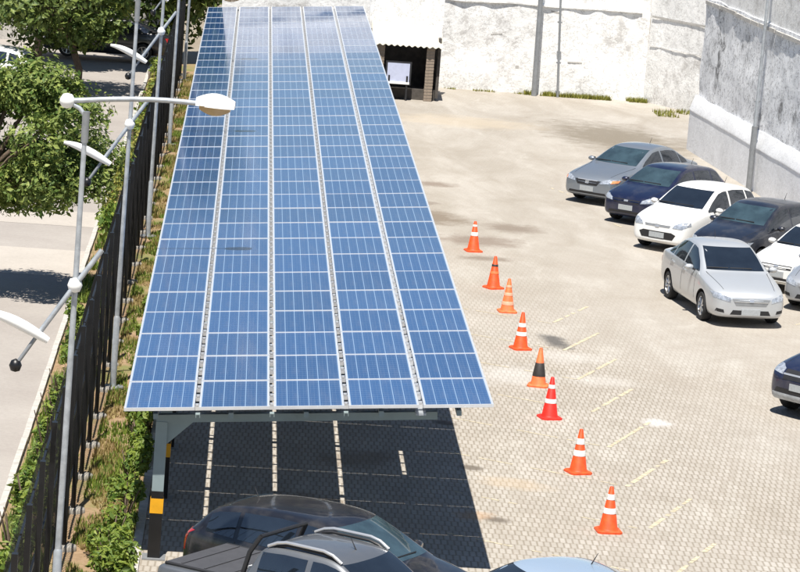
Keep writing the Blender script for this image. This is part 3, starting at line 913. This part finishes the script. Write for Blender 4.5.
def make_car(name, label, cat, spec, loc, heading, paint, group=None):
    """spec: dict(st=stations, wx=(front,rear), wr, pillars=(list of side window x-ranges), ...)"""
    st = spec['st']; W = max(s[1] for s in st)
    key = spec['key']
    if key not in _shells: _shells[key] = car_shell(st, spec['wx'], spec['wr'] + .055, W)
    me = _shells[key].copy(); me.materials[0] = paint; shade(me, 60)
    t = thing(name, label, cat, (loc[0], loc[1], 0), heading, group)
    link('body', me, t)
    P = Patch(me)
    body = t
    rnd = random.Random(label)
    # side glass, doors and seams
    for sd in 'LR':
        for i, (xa, xb) in enumerate(spec['windows']):
            top, bot = [], []
            for k in range(15):
                x = xa + (xb - xa) * k / 14
                zb = interp(st, 3, x) + .045; zt = interp(st, 5, x) - .075
                if zt > zb + .015: top.append((x, zt)); bot.append((x, zb))
            if len(top) > 2: P.make('side_window', bot + top[::-1], sd, M['glass'], t)
        doors = spec['doors']
        for (x0, x1) in doors:
            z0 = .30; z1a = interp(st, 3, x0) + .01; z1b = interp(st, 3, x1) + .01
            d = P.make('door_seam', [(x0 - .006, z0), (x0 + .006, z0), (x0 + .006, z1a), (x0 - .006, z1a)], sd, M['blacktrim'], t, .0025, .12)
            P.make('door_seam', [(x1 - .006, z0), (x1 + .006, z0), (x1 + .006, z1b), (x1 - .006, z1b)], sd, M['blacktrim'], t, .0025, .12)
            zh = interp(st, 3, x1) - .10
            P.make('door_handle', rect(x1 + .15, zh, .18, .035), sd, spec.get('handle', paint), t, .025, .09, .03)
        P.make('sill', [(spec['wx'][1] + spec['wr'] + .09, .20), (spec['wx'][0] - spec['wr'] - .09, .20), (spec['wx'][0] - spec['wr'] - .09, .25), (spec['wx'][1] + spec['wr'] + .09, .25)], sd, M['blacktrim'], t, .004, .2)
    # windscreen and rear window
    def glass(xa, xb, axis, nm):
        hp = []
        for k in range(9):
            x = xa + (xb - xa) * k / 8
            hp.append((interp(st, 4, x) - .055, interp(st, 5, x) + .012))
        poly = [(-y, z) for y, z in hp] + [(y, z) for y, z in hp[::-1]]
        return P.make(nm, poly, axis, GL, t, .004, .09)
    GL = M['glass2'] if label.startswith(('steel', 'navy', 'black hatchback')) else M['glass']
    xa, xb = spec['ws']; glass(xa - .05, xb + .05, 'F', 'windscreen')
    xa, xb = spec['rw']; glass(xa + .05, xb - .05, 'B', 'rear_window')
    for i, y in enumerate((.12, -.42)):
        b = MB(); x0 = spec['ws'][0] - .03; z0 = interp(st, 6, x0) + .012
        b.box((x0 - .03, y, z0 + .02), (.02, .5, .018), 0, 0, R(-25)); b.build('wiper', M['blacktrim'], t)
    # bonnet seam
    bx = spec['ws'][0] + .03
    for s_ in (-1, 1):
        pl = [(bx, s_ * .70), (st[2][0], s_ * .58), (st[2][0], s_ * .57), (bx, s_ * .688)]
        P.make('bonnet_seam', pl if s_ < 0 else pl[::-1], 'T', M['blacktrim'], t, .002, .15)
    # front face
    for nm, poly, mat, sym, off in spec['front']:
        mt = paint if mat == 'paint' else M[mat]
        P.make(nm, poly, 'F', mt, t, off, .05)
        if sym: P.make(nm, mir(poly), 'F', mt, t, off, .05)
    for nm, poly, mat, sym, off in spec['rear']:
        mt = paint if mat == 'paint' else M[mat]
        P.make(nm, poly, 'B', mt, t, off, .05)
        if sym: P.make(nm, mir(poly), 'B', mt, t, off, .05)
    # mirrors
    mx = spec['ws'][0] - .38
    for s_ in (-1, 1):
        b = MB(); mz = interp(st, 3, mx) + .09; my = interp(st, 1, mx) * .95
        b.lathe([(0, -.055), (.055, -.05), (.082, 0), (.06, .05), (0, .065)], 12, axis='X')
        b.v = [(x + mx, s_ * (my + .13) + y * 1.35, z * .82 + mz) for x, y, z in b.v]
        mo = b.build('mirror', spec.get('mirror', paint), t, 60)
        b = MB(); b.tube([(mx + .02, s_ * (my - .02), mz - .06), (mx, s_ * (my + .09), mz - .02)], .022, 6); b.build('mirror_arm', M['blacktrim'], mo)
        b = MB(); b.box((mx - .058, s_ * (my + .13), mz), (.008, .17, .10)); b.build('mirror_glass', M['glass'], mo)
    # wheels
    ty, ri, di = wheel_meshes(spec['wr'], spec.get('spokes', 5), spec.get('dark_rim', False))
    for wx in spec['wx']:
        for s_ in (-1, 1):
            wh = link('wheel', None, t, (wx, s_ * (W - .115), spec['wr']))
            if s_ < 0: wh.rotation_euler = (0, 0, math.pi)
            a = link('tyre', ty, wh); c = link('rim', ri, wh); c.rotation_euler = (0, rnd.uniform(0, 6), 0); link('brake_disc', di, wh)
    if spec.get('rails'):
        x0, x1 = spec['rails']
        for s_ in (-1, 1):
            b = MB(); pts = []
            for k in range(9):
                u = k / 8; x = x0 + (x1 - x0) * u
                up = .075 * min(1, 6 * u, 6 * (1 - u)) 
                pts.append((x, s_ * (interp(st, 4, x) - .03), interp(st, 5, x) + up - .0))
            b.tube(pts, .024, 8); b.build('roof_rail', M[spec.get('rail_mat', 'chrome')], t, 60)
            b = MB()
            b.tube([(x, y - s_ * .03, z - .045) for x, y, z in pts], .022, 6); b.build('rail_strip', M['blacktrim'], t, 60)
    b = MB(); ax = spec['rw'][0] + .25 if not spec.get('ant') else spec['ant']; az = interp(st, 6, ax)
    b.tube([(ax, 0, az - .02), (ax - .10, 0, az + .14)], [.010, .004], 6); b.build('antenna', M['blacktrim'], t)
    if spec.get('extra'): spec['extra'](t, P, paint, st)
    return t
_shells = {}

def front_set(z0, wl, style):
    """front details from bumper height z0 upward"""
    F = []
    if style == 'sedan':
        F += [('headlamp', [(.46, .565), (.79, .635), (.815, .745), (.66, .735), (.47, .66)], 'hlamp', True, .006),
              ('grille', [(-.34, .50), (.34, .50), (.43, .645), (-.43, .645)], 'galv_dark', False, .005),
              ('grille_bar', [(-.38, .575), (.38, .575), (.38, .588), (-.38, .588)], 'chrome', False, .012),
              ('emblem', [(-.05, .585), (.05, .585), (.05, .64), (-.05, .64)], 'chrome', False, .018),
              ('lower_grille', [(-.46, .30), (.46, .30), (.40, .40), (-.40, .40)], 'blacktrim', False, .004),
              ('fog_lamp', [(.58, .33), (.76, .35), (.74, .42), (.60, .40)], 'blacktrim', True, .004),
              ('number_plate', rect(0, .365, .42, .13), 'plate', False, .016)]
    elif style == 'saloon_grey':
        F += [('headlamp', [(.40, .60), (.80, .65), (.82, .75), (.60, .74), (.44, .68)], 'hlamp', True, .006),
              ('indicator', [(.68, .64), (.80, .66), (.81, .72), (.70, .71)], 'amber', True, .010),
              ('grille', [(-.30, .54), (.30, .54), (.40, .67), (-.40, .67)], 'blacktrim', False, .005),
              ('grille_bar', [(-.30, .66), (.30, .66), (.32, .68), (-.32, .68)], 'chrome', False, .012),
              ('emblem', [(-.055, .58), (.055, .58), (.055, .65), (-.055, .65)], 'chrome', False, .016),
              ('lower_grille', [(-.62, .26), (.62, .26), (.56, .36), (-.56, .36)], 'blacktrim', False, .004),
              ('number_plate', rect(0, .44, .42, .13), 'plate', False, .014)]
    elif style == 'hatch_round':
        F += [('headlamp', [(.42, .64), (.66, .63), (.79, .72), (.77, .80), (.60, .79), (.46, .72)], 'hlamp', True, .006),
              ('grille', [(-.34, .635), (.34, .635), (.38, .69), (-.38, .69)], 'galv_dark', False, .005),
              ('emblem', [(-.055, .63), (.055, .63), (.055, .70), (-.055, .70)], 'chrome', False, .014),
              ('lower_grille', [(-.44, .34), (.44, .34), (.52, .47), (.40, .52), (-.40, .52), (-.52, .47)], 'blacktrim', False, .004),
              ('number_plate', rect(0, .43, .42, .13), 'plate', False, .016)]
    elif style == 'hatch_dark':
        F += [('headlamp', [(.42, .60), (.78, .65), (.80, .75), (.60, .75), (.45, .68)], 'hlamp', True, .006),
              ('grille', [(-.38, .58), (.38, .58), (.40, .67), (-.40, .67)], 'blacktrim', False, .005),
              ('grille_bar', [(-.38, .615), (.38, .615), (.38, .645), (-.38, .645)], 'paint', False, .012),
              ('emblem', [(-.06, .61), (.06, .61), (.06, .65), (-.06, .65)], 'chrome', False, .018),
              ('lower_grille', [(-.55, .27), (.55, .27), (.50, .37), (-.50, .37)], 'blacktrim', False, .004),
              ('number_plate', rect(0, .46, .42, .13), 'plate', False, .014)]
    elif style == 'suv':
        F += [('headlamp', [(.44, .80), (.80, .84), (.82, .95), (.62, .95), (.46, .90)], 'hlamp', True, .006),
              ('grille', [(-.40, .72), (.40, .72), (.42, .90), (-.42, .90)], 'blacktrim', False, .005),
              ('grille_bar', [(-.42, .80), (.42, .80), (.42, .83), (-.42, .83)], 'chrome', False, .014),
              ('bumper_guard', [(-.70, .33), (.70, .33), (.66, .45), (-.66, .45)], 'galv', False, .01),
              ('lower_grille', [(-.60, .46), (.60, .46), (.55, .55), (-.55, .55)], 'blacktrim', False, .004),
              ('number_plate', rect(0, .60, .42, .13), 'plate', False, .014)]
    return F
REAR_SEDAN = [('tail_lamp', [(.50, .74), (.80, .72), (.81, .86), (.54, .88)], 'tail', True, .006),
              ('number_plate', rect(0, .70, .42, .13), 'plate', False, .01),
              ('bumper_strip', [(-.6, .38), (.6, .38), (.6, .45), (-.6, .45)], 'blacktrim', False, .004)]
REAR_HATCH = [('tail_lamp', [(.55, .74), (.78, .72), (.77, 1.02), (.62, 1.02)], 'tail', True, .006),
              ('number_plate', rect(0, .66, .42, .13), 'plate', False, .01),
              ('bumper_strip', [(-.6, .36), (.6, .36), (.6, .45), (-.6, .45)], 'blacktrim', False, .004)]

SEDAN = dict(key='sedan', wx=(1.36, -1.27), wr=.315, spokes=7,
    st=[(2.25, .58, .27, .58, .46, .62, .645), (2.19, .73, .22, .655, .56, .70, .725), (2.02, .82, .19, .72, .64, .77, .80),
        (1.60, .865, .18, .80, .69, .86, .89), (1.12, .88, .18, .88, .715, .94, .975), (.98, .88, .18, .905, .72, .965, 1.0),
        (.55, .88, .18, .92, .665, 1.20, 1.235), (.12, .88, .18, .935, .595, 1.385, 1.42), (-.12, .88, .18, .94, .595, 1.42, 1.455),
        (-.60, .88, .18, .95, .60, 1.43, 1.47), (-1.02, .88, .18, .955, .575, 1.385, 1.425), (-1.38, .88, .19, .965, .60, 1.225, 1.26),
        (-1.72, .875, .20, .975, .655, 1.045, 1.07), (-1.84, .865, .21, .97, .67, 1.015, 1.045), (-2.10, .82, .24, .94, .65, .985, 1.015),
        (-2.21, .74, .30, .89, .58, .935, .96), (-2.25, .64, .36, .80, .48, .84, .86)],
    windows=[(.86, -.20), (-.28, -1.12), (-1.17, -1.50)], doors=[(.80, -.24), (-.24, -1.16)], ws=(.98, .12), rw=(-1.02, -1.72), front=front_set(.3, .8, 'sedan'), rear=REAR_SEDAN)
SALOON = dict(SEDAN, key='saloon', spokes=8, front=front_set(.3, .8, 'saloon_grey'),
    st=[(x * 1.01, w * 1.01, zb, zl * 1.02, wt * 1.0, ze * 1.025, zt * 1.03) for (x, w, zb, zl, wt, ze, zt) in SEDAN['st']])
HATCH = dict(key='hatch', wx=(1.20, -1.24), wr=.29, spokes=6,
    st=[(1.92, .56, .28, .60, .46, .65, .68), (1.87, .70, .22, .68, .55, .74, .765), (1.72, .785, .19, .76, .62, .81, .845),
        (1.42, .825, .18, .83, .66, .90, .935), (1.10, .84, .18, .89, .68, .965, 1.0), (.98, .84, .18, .91, .69, .985, 1.025),
        (.60, .84, .18, .93, .64, 1.22, 1.26), (.22, .84, .18, .945, .585, 1.415, 1.455), (.0, .84, .18, .955, .585, 1.46, 1.495),
        (-.50, .84, .18, .97, .59, 1.475, 1.515), (-1.05, .84, .18, .985, .575, 1.44, 1.48), (-1.42, .84, .19, 1.0, .555, 1.375, 1.41),
        (-1.55, .835, .20, 1.0, .56, 1.31, 1.35), (-1.74, .81, .22, .99, .60, 1.08, 1.12), (-1.84, .76, .27, .93, .60, .98, 1.0), (-1.90, .66, .34, .80, .5, .84, .86)],
    windows=[(.86, -.16), (-.24, -1.02), (-1.09, -1.50)], doors=[(.80, -.20), (-.20, -1.06)], ws=(.98, .22), rw=(-1.42, -1.74), front=front_set(.3, .8, 'hatch_round'), rear=REAR_HATCH)
HATCH2 = dict(HATCH, key='hatch2', spokes=5, front=front_set(.3, .8, 'hatch_dark'), dark_rim=False,
    st=[(x * 1.02, w * .99, zb, zl * .97, wt * 1.0, ze * .965, zt * .96) for (x, w, zb, zl, wt, ze, zt) in HATCH['st']])
MPV = dict(HATCH, key='mpv', spokes=6, front=front_set(.3, .8, 'hatch_dark'),
    st=[(x * 1.06, w * 1.02, zb, zl * 1.0, wt * 1.03, ze * 1.02, zt * 1.02) for (x, w, zb, zl, wt, ze, zt) in HATCH['st']],
    wx=(1.27, -1.30), windows=[(.95, -.16), (-.24, -1.08), (-1.15, -1.58)])
SUV = dict(HATCH, key='suv', spokes=5, front=front_set(.3, .8, 'suv'), wr=.35, wx=(1.30, -1.32),
    st=[(x * 1.10, w * 1.05, zb + .08, zl * 1.16, wt * 1.06, ze * 1.14, zt * 1.135) for (x, w, zb, zl, wt, ze, zt) in HATCH['st']],
    windows=[(.95, -.18), (-.26, -1.12), (-1.20, -1.66)], doors=[(.88, -.22), (-.22, -1.16)], ws=(1.07, .24), rw=(-1.56, -1.91))

def pickup_extra(t, P, paint, st):
    # tonneau cover with ribs, cab rear guard, bed rails
    b = MB(); b.box((-1.57, 0, 1.085), (1.20, 1.38, .03)); tc = b.build('bed_cover', M['cover'], t)
    for x in (-1.2, -1.57, -1.94):
        b = MB(); b.box((x, 0, 1.105), (.025, 1.34, .014)); b.build('cover_rib', M['cover'], tc)
    for s_ in (-1, 1):
        b = MB(); b.tube([(-.98, s_ * .715, 1.085), (-2.17, s_ * .715, 1.085)], .024, 8); b.build('bed_rail', M['blacktrim'], t, 60)
        b = MB(); b.tube([(-1.0, s_ * .64, 1.09), (-.92, s_ * .60, 1.45), (-.80, s_ * .54, 1.67)], .035, 8); b.build('guard_upright', M['blacktrim'], t, 60)
    b = MB(); b.tube([(-.80, -.54, 1.67), (-.80, .54, 1.67)], .03, 8); b.build('guard_bar', M['blacktrim'], t, 60)
    b = MB(); b.box((-.97, -.40, 1.17), (.05, .22, .12)); b.build('cargo_lamp', M['lampw'], t)
M['cover'] = simple('vinyl_cover', (.055, .055, .06), .6, var=.12, vscale=5)
PICKUP = dict(key='pickup', wx=(1.32, -1.38), wr=.33, spokes=6, extra=pickup_extra, rails=(.50, -.66), ant=.35, mirror=None,
    st=[(2.25, .58, .32, .70, .46, .75, .775), (2.19, .73, .27, .785, .56, .83, .855), (2.02, .81, .24, .86, .63, .905, .935),
        (1.65, .855, .24, .93, .68, .985, 1.02), (1.32, .865, .24, .98, .695, 1.04, 1.08), (1.20, .865, .24, .995, .70, 1.06, 1.10),
        (.84, .865, .24, 1.01, .655, 1.34, 1.38), (.50, .865, .24, 1.02, .605, 1.56, 1.60), (.28, .865, .24, 1.025, .605, 1.60, 1.64),
        (-.35, .865, .24, 1.03, .60, 1.60, 1.64), (-.70, .865, .24, 1.035, .59, 1.57, 1.605), (-.82, .865, .24, 1.04, .60, 1.43, 1.45), (-.90, .865, .24, 1.04, .70, 1.09, 1.07),
        (-.96, .865, .24, 1.04, .74, 1.07, 1.04), (-1.5, .865, .25, 1.04, .74, 1.07, 1.04), (-2.1, .86, .27, 1.04, .74, 1.07, 1.04), (-2.24, .83, .32, 1.03, .72, 1.06, 1.04), (-2.29, .77, .38, .96, .66, 1.0, 1.01)],
    windows=[(1.08, .10), (.02, -.70)], doors=[(1.0, .06), (.06, -.72)], ws=(1.20, .50), rw=(-.70, -.86), front=front_set(.3, .8, 'suv'), rear=REAR_SEDAN)
PICKUP.pop('mirror')

SEDANT = dict(SEDAN, key='sedant', st=[(x, w, zb, zl * 1.04, wt, ze * 1.055, zt * 1.055) for (x, w, zb, zl, wt, ze, zt) in SEDAN['st']])
HATCHW = dict(HATCH, key='hatchw', st=[(x, w * 1.02, zb, zl * 1.04, wt * 1.02, ze * 1.045, zt * 1.045) for (x, w, zb, zl, wt, ze, zt) in HATCH['st']])
MPVL = dict(MPV, key='mpvl', st=[(x * 1.06, w, zb, zl, wt, ze * .99, zt * .985) for (x, w, zb, zl, wt, ze, zt) in MPV['st']],
    wx=(1.34, -1.38), windows=[(1.0, -.17), (-.25, -1.15), (-1.22, -1.70)], doors=[(.90, -.21), (-.21, -1.18)], ws=(1.10, .247), rw=(-1.595, -1.955))
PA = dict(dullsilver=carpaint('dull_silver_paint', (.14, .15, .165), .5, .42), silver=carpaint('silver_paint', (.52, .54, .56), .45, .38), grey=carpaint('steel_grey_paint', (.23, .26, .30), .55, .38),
          navy=carpaint('navy_paint', (.007, .012, .042), .2, .3), white=carpaint('white_paint', (.82, .82, .80)),
          black=carpaint('black_paint_car', (.012, .016, .028), .1, .28), pale=carpaint('pale_blue_paint', (.40, .50, .62), .4, .38),
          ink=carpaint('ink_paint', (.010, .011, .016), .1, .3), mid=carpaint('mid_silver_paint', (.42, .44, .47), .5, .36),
          navy2=carpaint('deep_blue_paint', (.008, .013, .045), .2, .28))
HR = R(-128)
make_car('parked_car', 'steel grey saloon parked at the end of the row by the sandy patch', 'car', SALOON, (10.75, 90.6), HR, PA['grey'])
make_car('parked_car', 'navy blue hatchback between the grey saloon and the white hatchback', 'car', HATCH2, (11.25, 87.0), HR, PA['navy'])
make_car('parked_car', 'white rounded hatchback beside the navy hatchback', 'car', HATCHW, (11.55, 82.7), HR, PA['white'])
make_car('parked_car', 'black hatchback parked behind the silver saloon', 'car', MPV, (12.75, 80.5), HR, PA['black'])
make_car('parked_car', 'white car next to the black hatchback, partly hidden by the silver saloon', 'car', HATCH2, (13.75, 77.6), HR, PA['white'])
make_car('parked_car', 'mid grey silver car beside the silver saloon front', 'car', SEDAN, (14.15, 75.4), R(-120), PA['mid'])
make_car('parked_car', 'bright silver saloon standing out in front of the row of parked cars', 'car', SEDANT, (10.88, 73.2), R(-81), PA['silver'])
make_car('parked_car', 'dark blue high-riding car with metal bumper guard, apart from the row', 'car', SUV, (12.32, 62.7), R(-138), PA['navy2'])
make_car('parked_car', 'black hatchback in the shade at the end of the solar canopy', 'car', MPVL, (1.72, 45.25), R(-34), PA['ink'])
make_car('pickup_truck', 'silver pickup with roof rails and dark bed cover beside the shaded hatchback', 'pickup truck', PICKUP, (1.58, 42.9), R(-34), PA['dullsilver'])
make_car('parked_car', 'pale blue car standing next to the pickup, seen by its roof', 'car', SEDAN, (4.35, 43.1), R(-155), PA['pale'])

# ------------------------------------------------------------------ vegetation
def leaf_cloud(name, blobs, n, size, mat, parent, seed, flat=.5, inner=.25):
    """leaf-sized faces spread through a set of ellipsoids (cx,cy,cz,rx,ry,rz)"""
    rnd = random.Random(seed); vs = []; fs = []
    wts = [b[3] * b[4] * b[5] for b in blobs]; tot = sum(wts)
    for bl, w in zip(blobs, wts):
        for _ in range(max(4, int(n * w / tot))):
            while True:
                p = Vector((rnd.uniform(-1, 1), rnd.uniform(-1, 1), rnd.uniform(-1, 1)))
                if inner < p.length <= 1: break
            p *= (.85 + .3 * mnoise.noise(Vector((p.x * 2.2 + seed, p.y * 2.2, p.z * 2.2))))
            q = Vector((bl[0] + p.x * bl[3], bl[1] + p.y * bl[4], bl[2] + p.z * bl[5]))
            if mnoise.noise(q * 1.9 + Vector((seed, 0, 0))) < -.22: continue
            s_ = size * rnd.uniform(.4, 1.55)
            nrm = (Vector((rnd.gauss(0, 1), rnd.gauss(0, 1), rnd.gauss(0, 1))) * flat + Vector((p.x, p.y, p.z + .5))).normalized()
            a = nrm.orthogonal().normalized(); a.rotate(Matrix.Rotation(rnd.uniform(0, 6.28), 3, nrm)); c = nrm.cross(a)
            i = len(vs); k = rnd.uniform(.35, .6)
            vs += [q - a * s_, q + c * s_ * k + nrm * s_ * .12, q + a * s_, q - c * s_ * k + nrm * s_ * .12]
            fs.append((i, i + 1, i + 2, i + 3))
    me = bpy.data.meshes.new(name); me.from_pydata([tuple(v) for v in vs], [], fs); me.materials.append(mat)
    o = link(name, me, parent); o['kind'] = 'stuff'
    return o

def make_tree(label, x, y, h, crown, n, size, mat, seed, trunk_r=.16, group='street trees beyond the fence'):
    t = thing('tree', label, 'tree', (x, y, -.1), 0, group)
    rnd = random.Random(seed)
    cx, cy, cz, rx, ry, rz_ = crown
    b = MB(); top = Vector((cx * .5, cy * .5, cz - rz_ * .35))
    b.tube([(0, 0, -.1), (.05, .02, top.z * .35), (cx * .3, cy * .3, top.z * .7), top], [trunk_r * 1.3, trunk_r, trunk_r * .85, trunk_r * .6], 9)
    blobs = []
    for k in range(28):
        u = rnd.uniform(0, 6.28); v = rnd.uniform(-1, 1); rr = math.sqrt(max(0, 1 - v * v)) * rnd.uniform(.45, .8)
        c = Vector((cx + math.cos(u) * rr * rx, cy + math.sin(u) * rr * ry, cz + v * rz_ * .62))
        s_ = rnd.uniform(.30, .48)
        blobs.append((c.x, c.y, c.z, rx * s_, ry * s_, rz_ * s_ * .95))
        mid = (top + c) / 2 + Vector((0, 0, -.1))
        b.tube([top - Vector((0, 0, rnd.uniform(.1, .7))), mid, c], [trunk_r * .45, trunk_r * .3, trunk_r * .12], 6)
    b.build('trunk', M['bark'], t, 60)
    leaf_cloud('crown', blobs, n, size, mat, t, seed)
    return t
make_tree('leafy green tree over the street beside the near lamp posts', -5.9, 69.4, 5.5, (1.15, .2, 3.30, 2.5, 2.5, 1.85), 52000, .06, M['leafA'], 11)
make_tree('dark green spreading tree on the far pavement with a bare slim trunk', -5.35, 107.0, 6, (-.75, .3, 3.1, 3.3, 3.4, 2.3), 26000, .11, M['leafB'], 23, .12)
make_tree('lighter green tree beyond the spreading tree', -7.2, 115.5, 7, (1.9, -0.5, 3.6, 2.6, 2.4, 2.4), 16000, .12, M['leafA'], 37, .14)
make_tree('green tree behind the white car parked across the street', -9.6, 116.0, 6.5, (.3, 0, 3.8, 3.4, 2.8, 2.6), 18000, .12, M['leafA'], 41, .15)
make_tree('tall dark tree behind the end of the white back wall', -2.6, 119.2, 11, (0, 0, 5.6, 3.0, 2.6, 5.2), 22000, .15, M['leafB'], 53, .2)

def make_shrub(label, x, y, rx, ry, h, n, size, mat, seed, group):
    t = thing('shrub', label, 'shrub', (x, y, -.03), 0, group); rnd = random.Random(seed)
    b = MB()
    for k in range(6):
        a = rnd.uniform(0, 6.28); r = rnd.uniform(.3, .8)
        b.tube([(0, 0, -.02), (math.cos(a) * rx * r * .5, math.sin(a) * ry * r * .5, h * .4), (math.cos(a) * rx * r, math.sin(a) * ry * r, h * .8)], [.022, .016, .008], 5)
    b.build('stem', M['bark'], t)
    bl = []
    for k in range(8):
        a = rnd.uniform(0, 6.28); r = rnd.uniform(.2, .65)
        bl.append((math.cos(a) * rx * r, math.sin(a) * ry * r, h * rnd.uniform(.25, .72), rx * .5, ry * .5, h * .30))
    leaf_cloud('foliage', bl, n, size, mat, t, seed)
SH = random.Random(91)
G1 = 'shrubs beside the canopy'
for (x, y, rx, ry, h) in ((-1.42, 46.3, .34, .8, .75), (-1.50, 47.9, .36, .9, .62), (-1.40, 49.8, .30, .9, .8), (-1.36, 52.2, .26, 1.0, .75), (-1.32, 54.6, .26, 1.0, .7),
                          (-1.36, 57.0, .3, 1.0, .6), (-1.5, 60.5, .26, .9, .5), (-1.5, 64.8, .3, .9, .5), (-1.55, 68.2, .28, .9, .45)):
    make_shrub('bright green shrub in the soil bed along the canopy edge', x, y, rx * 1.15, ry * 1.1, h, 1900, .05, M['leafC'], SH.randint(0, 9999), G1)
G2 = 'shrubs outside the fence'
for k in range(14):
    y = 41.5 + k * 1.75 + SH.uniform(-.4, .4)
    make_shrub('green shrub growing on the verge outside the black fence', -2.78 + SH.uniform(-.12, .1), y, SH.uniform(.3, .42), SH.uniform(.8, 1.1), SH.uniform(.7, 1.15), 1000, .055, M['leafC'] if k % 3 else M['leafA'], SH.randint(0, 9999), G2)
G3 = 'yellow green bushes outside the far fence'
for k in range(11):
    y = 76 + k * 3.2 + SH.uniform(-.6, .6)
    make_shrub('yellow green bush against the far stretch of fence', -2.72 + SH.uniform(-.1, .1), y, SH.uniform(.3, .42), SH.uniform(1.2, 1.7), SH.uniform(1.1, 1.9), 900, .075, M['leafD'] if k % 2 else M['leafC'], SH.randint(0, 9999), G3)

# weeds and dry grass
def grass(name, label, regions, mat_i, seed):
    rnd = random.Random(seed); vs = []; fs = []
    for (x0, x1, y0, y1, n, h) in regions:
        for _ in range(n):
            x, y = rnd.uniform(x0, x1), rnd.uniform(y0, y1)
            if mnoise.noise(Vector((x * 1.5, y * .7, seed))) < -.05: continue
            hh = h * rnd.uniform(.5, 1.3); a = rnd.uniform(0, 6.28); w = .012 + hh * .06
            dx, dy = math.cos(a), math.sin(a); l = hh * rnd.uniform(.2, .7); i = len(vs)
            vs += [(x - dy * w, y + dx * w, -.03), (x + dy * w, y - dx * w, -.03), (x + dx * l, y + dy * l, hh)]
            fs.append((i, i + 1, i + 2))
    me = bpy.data.meshes.new(name); me.from_pydata(vs, [], fs); me.materials.append(mat_i)
    o = link(name, me); o['kind'] = 'stuff'; tag(o, label, 'grass'); return o
grass('dry_grass', 'dry straw coloured grass in the bed along the fence', [(-2.1, -1.22, 42, 80, 26000, .055), (-2.1, -1.22, 80, 114, 14000, .09)], M['dry'], 5)
grass('green_weeds', 'patchy green weeds in the bed along the fence', [(-2.1, -1.2, 44, 114, 34000, .075), (-3.15, -2.35, 40, 114, 24000, .13)], M['leafC'], 8)
grass('wall_weeds', 'yellow green weeds along the foot of the white back wall', [(9.7, 14.0, 115.35, 115.8, 2600, .15), (13.9, 15.9, 111.4, 113.6, 900, .13), (6.9, 9.7, 115.4, 115.7, 400, .08)], M['leafD'], 12)

# ------------------------------------------------------------------ street behind the trees
make_car('parked_car', 'white car parked across the street under the trees', 'car', HATCH, (-8.3, 105.3), R(168), PA['white'])
make_car('parked_car', 'dark car parked across the street end beyond the pale paving', 'car', SEDAN, (-4.9, 118.3), R(180), PA['ink'])
sw = thing('street_wall', 'pale grey wall across the far end of the street', 'wall', (-12, 123, 0))
wall_run('wall_face', (9.2, 0), (-16, 0), 3.0, .3, M['wall_grey'], 60, 12, .03, 31.0, parent=sw)
b = MB(); b.box((-3.4, .05, 3.06), (25.2, .46, .12)); b.build('coping', M['kerb'], sw)
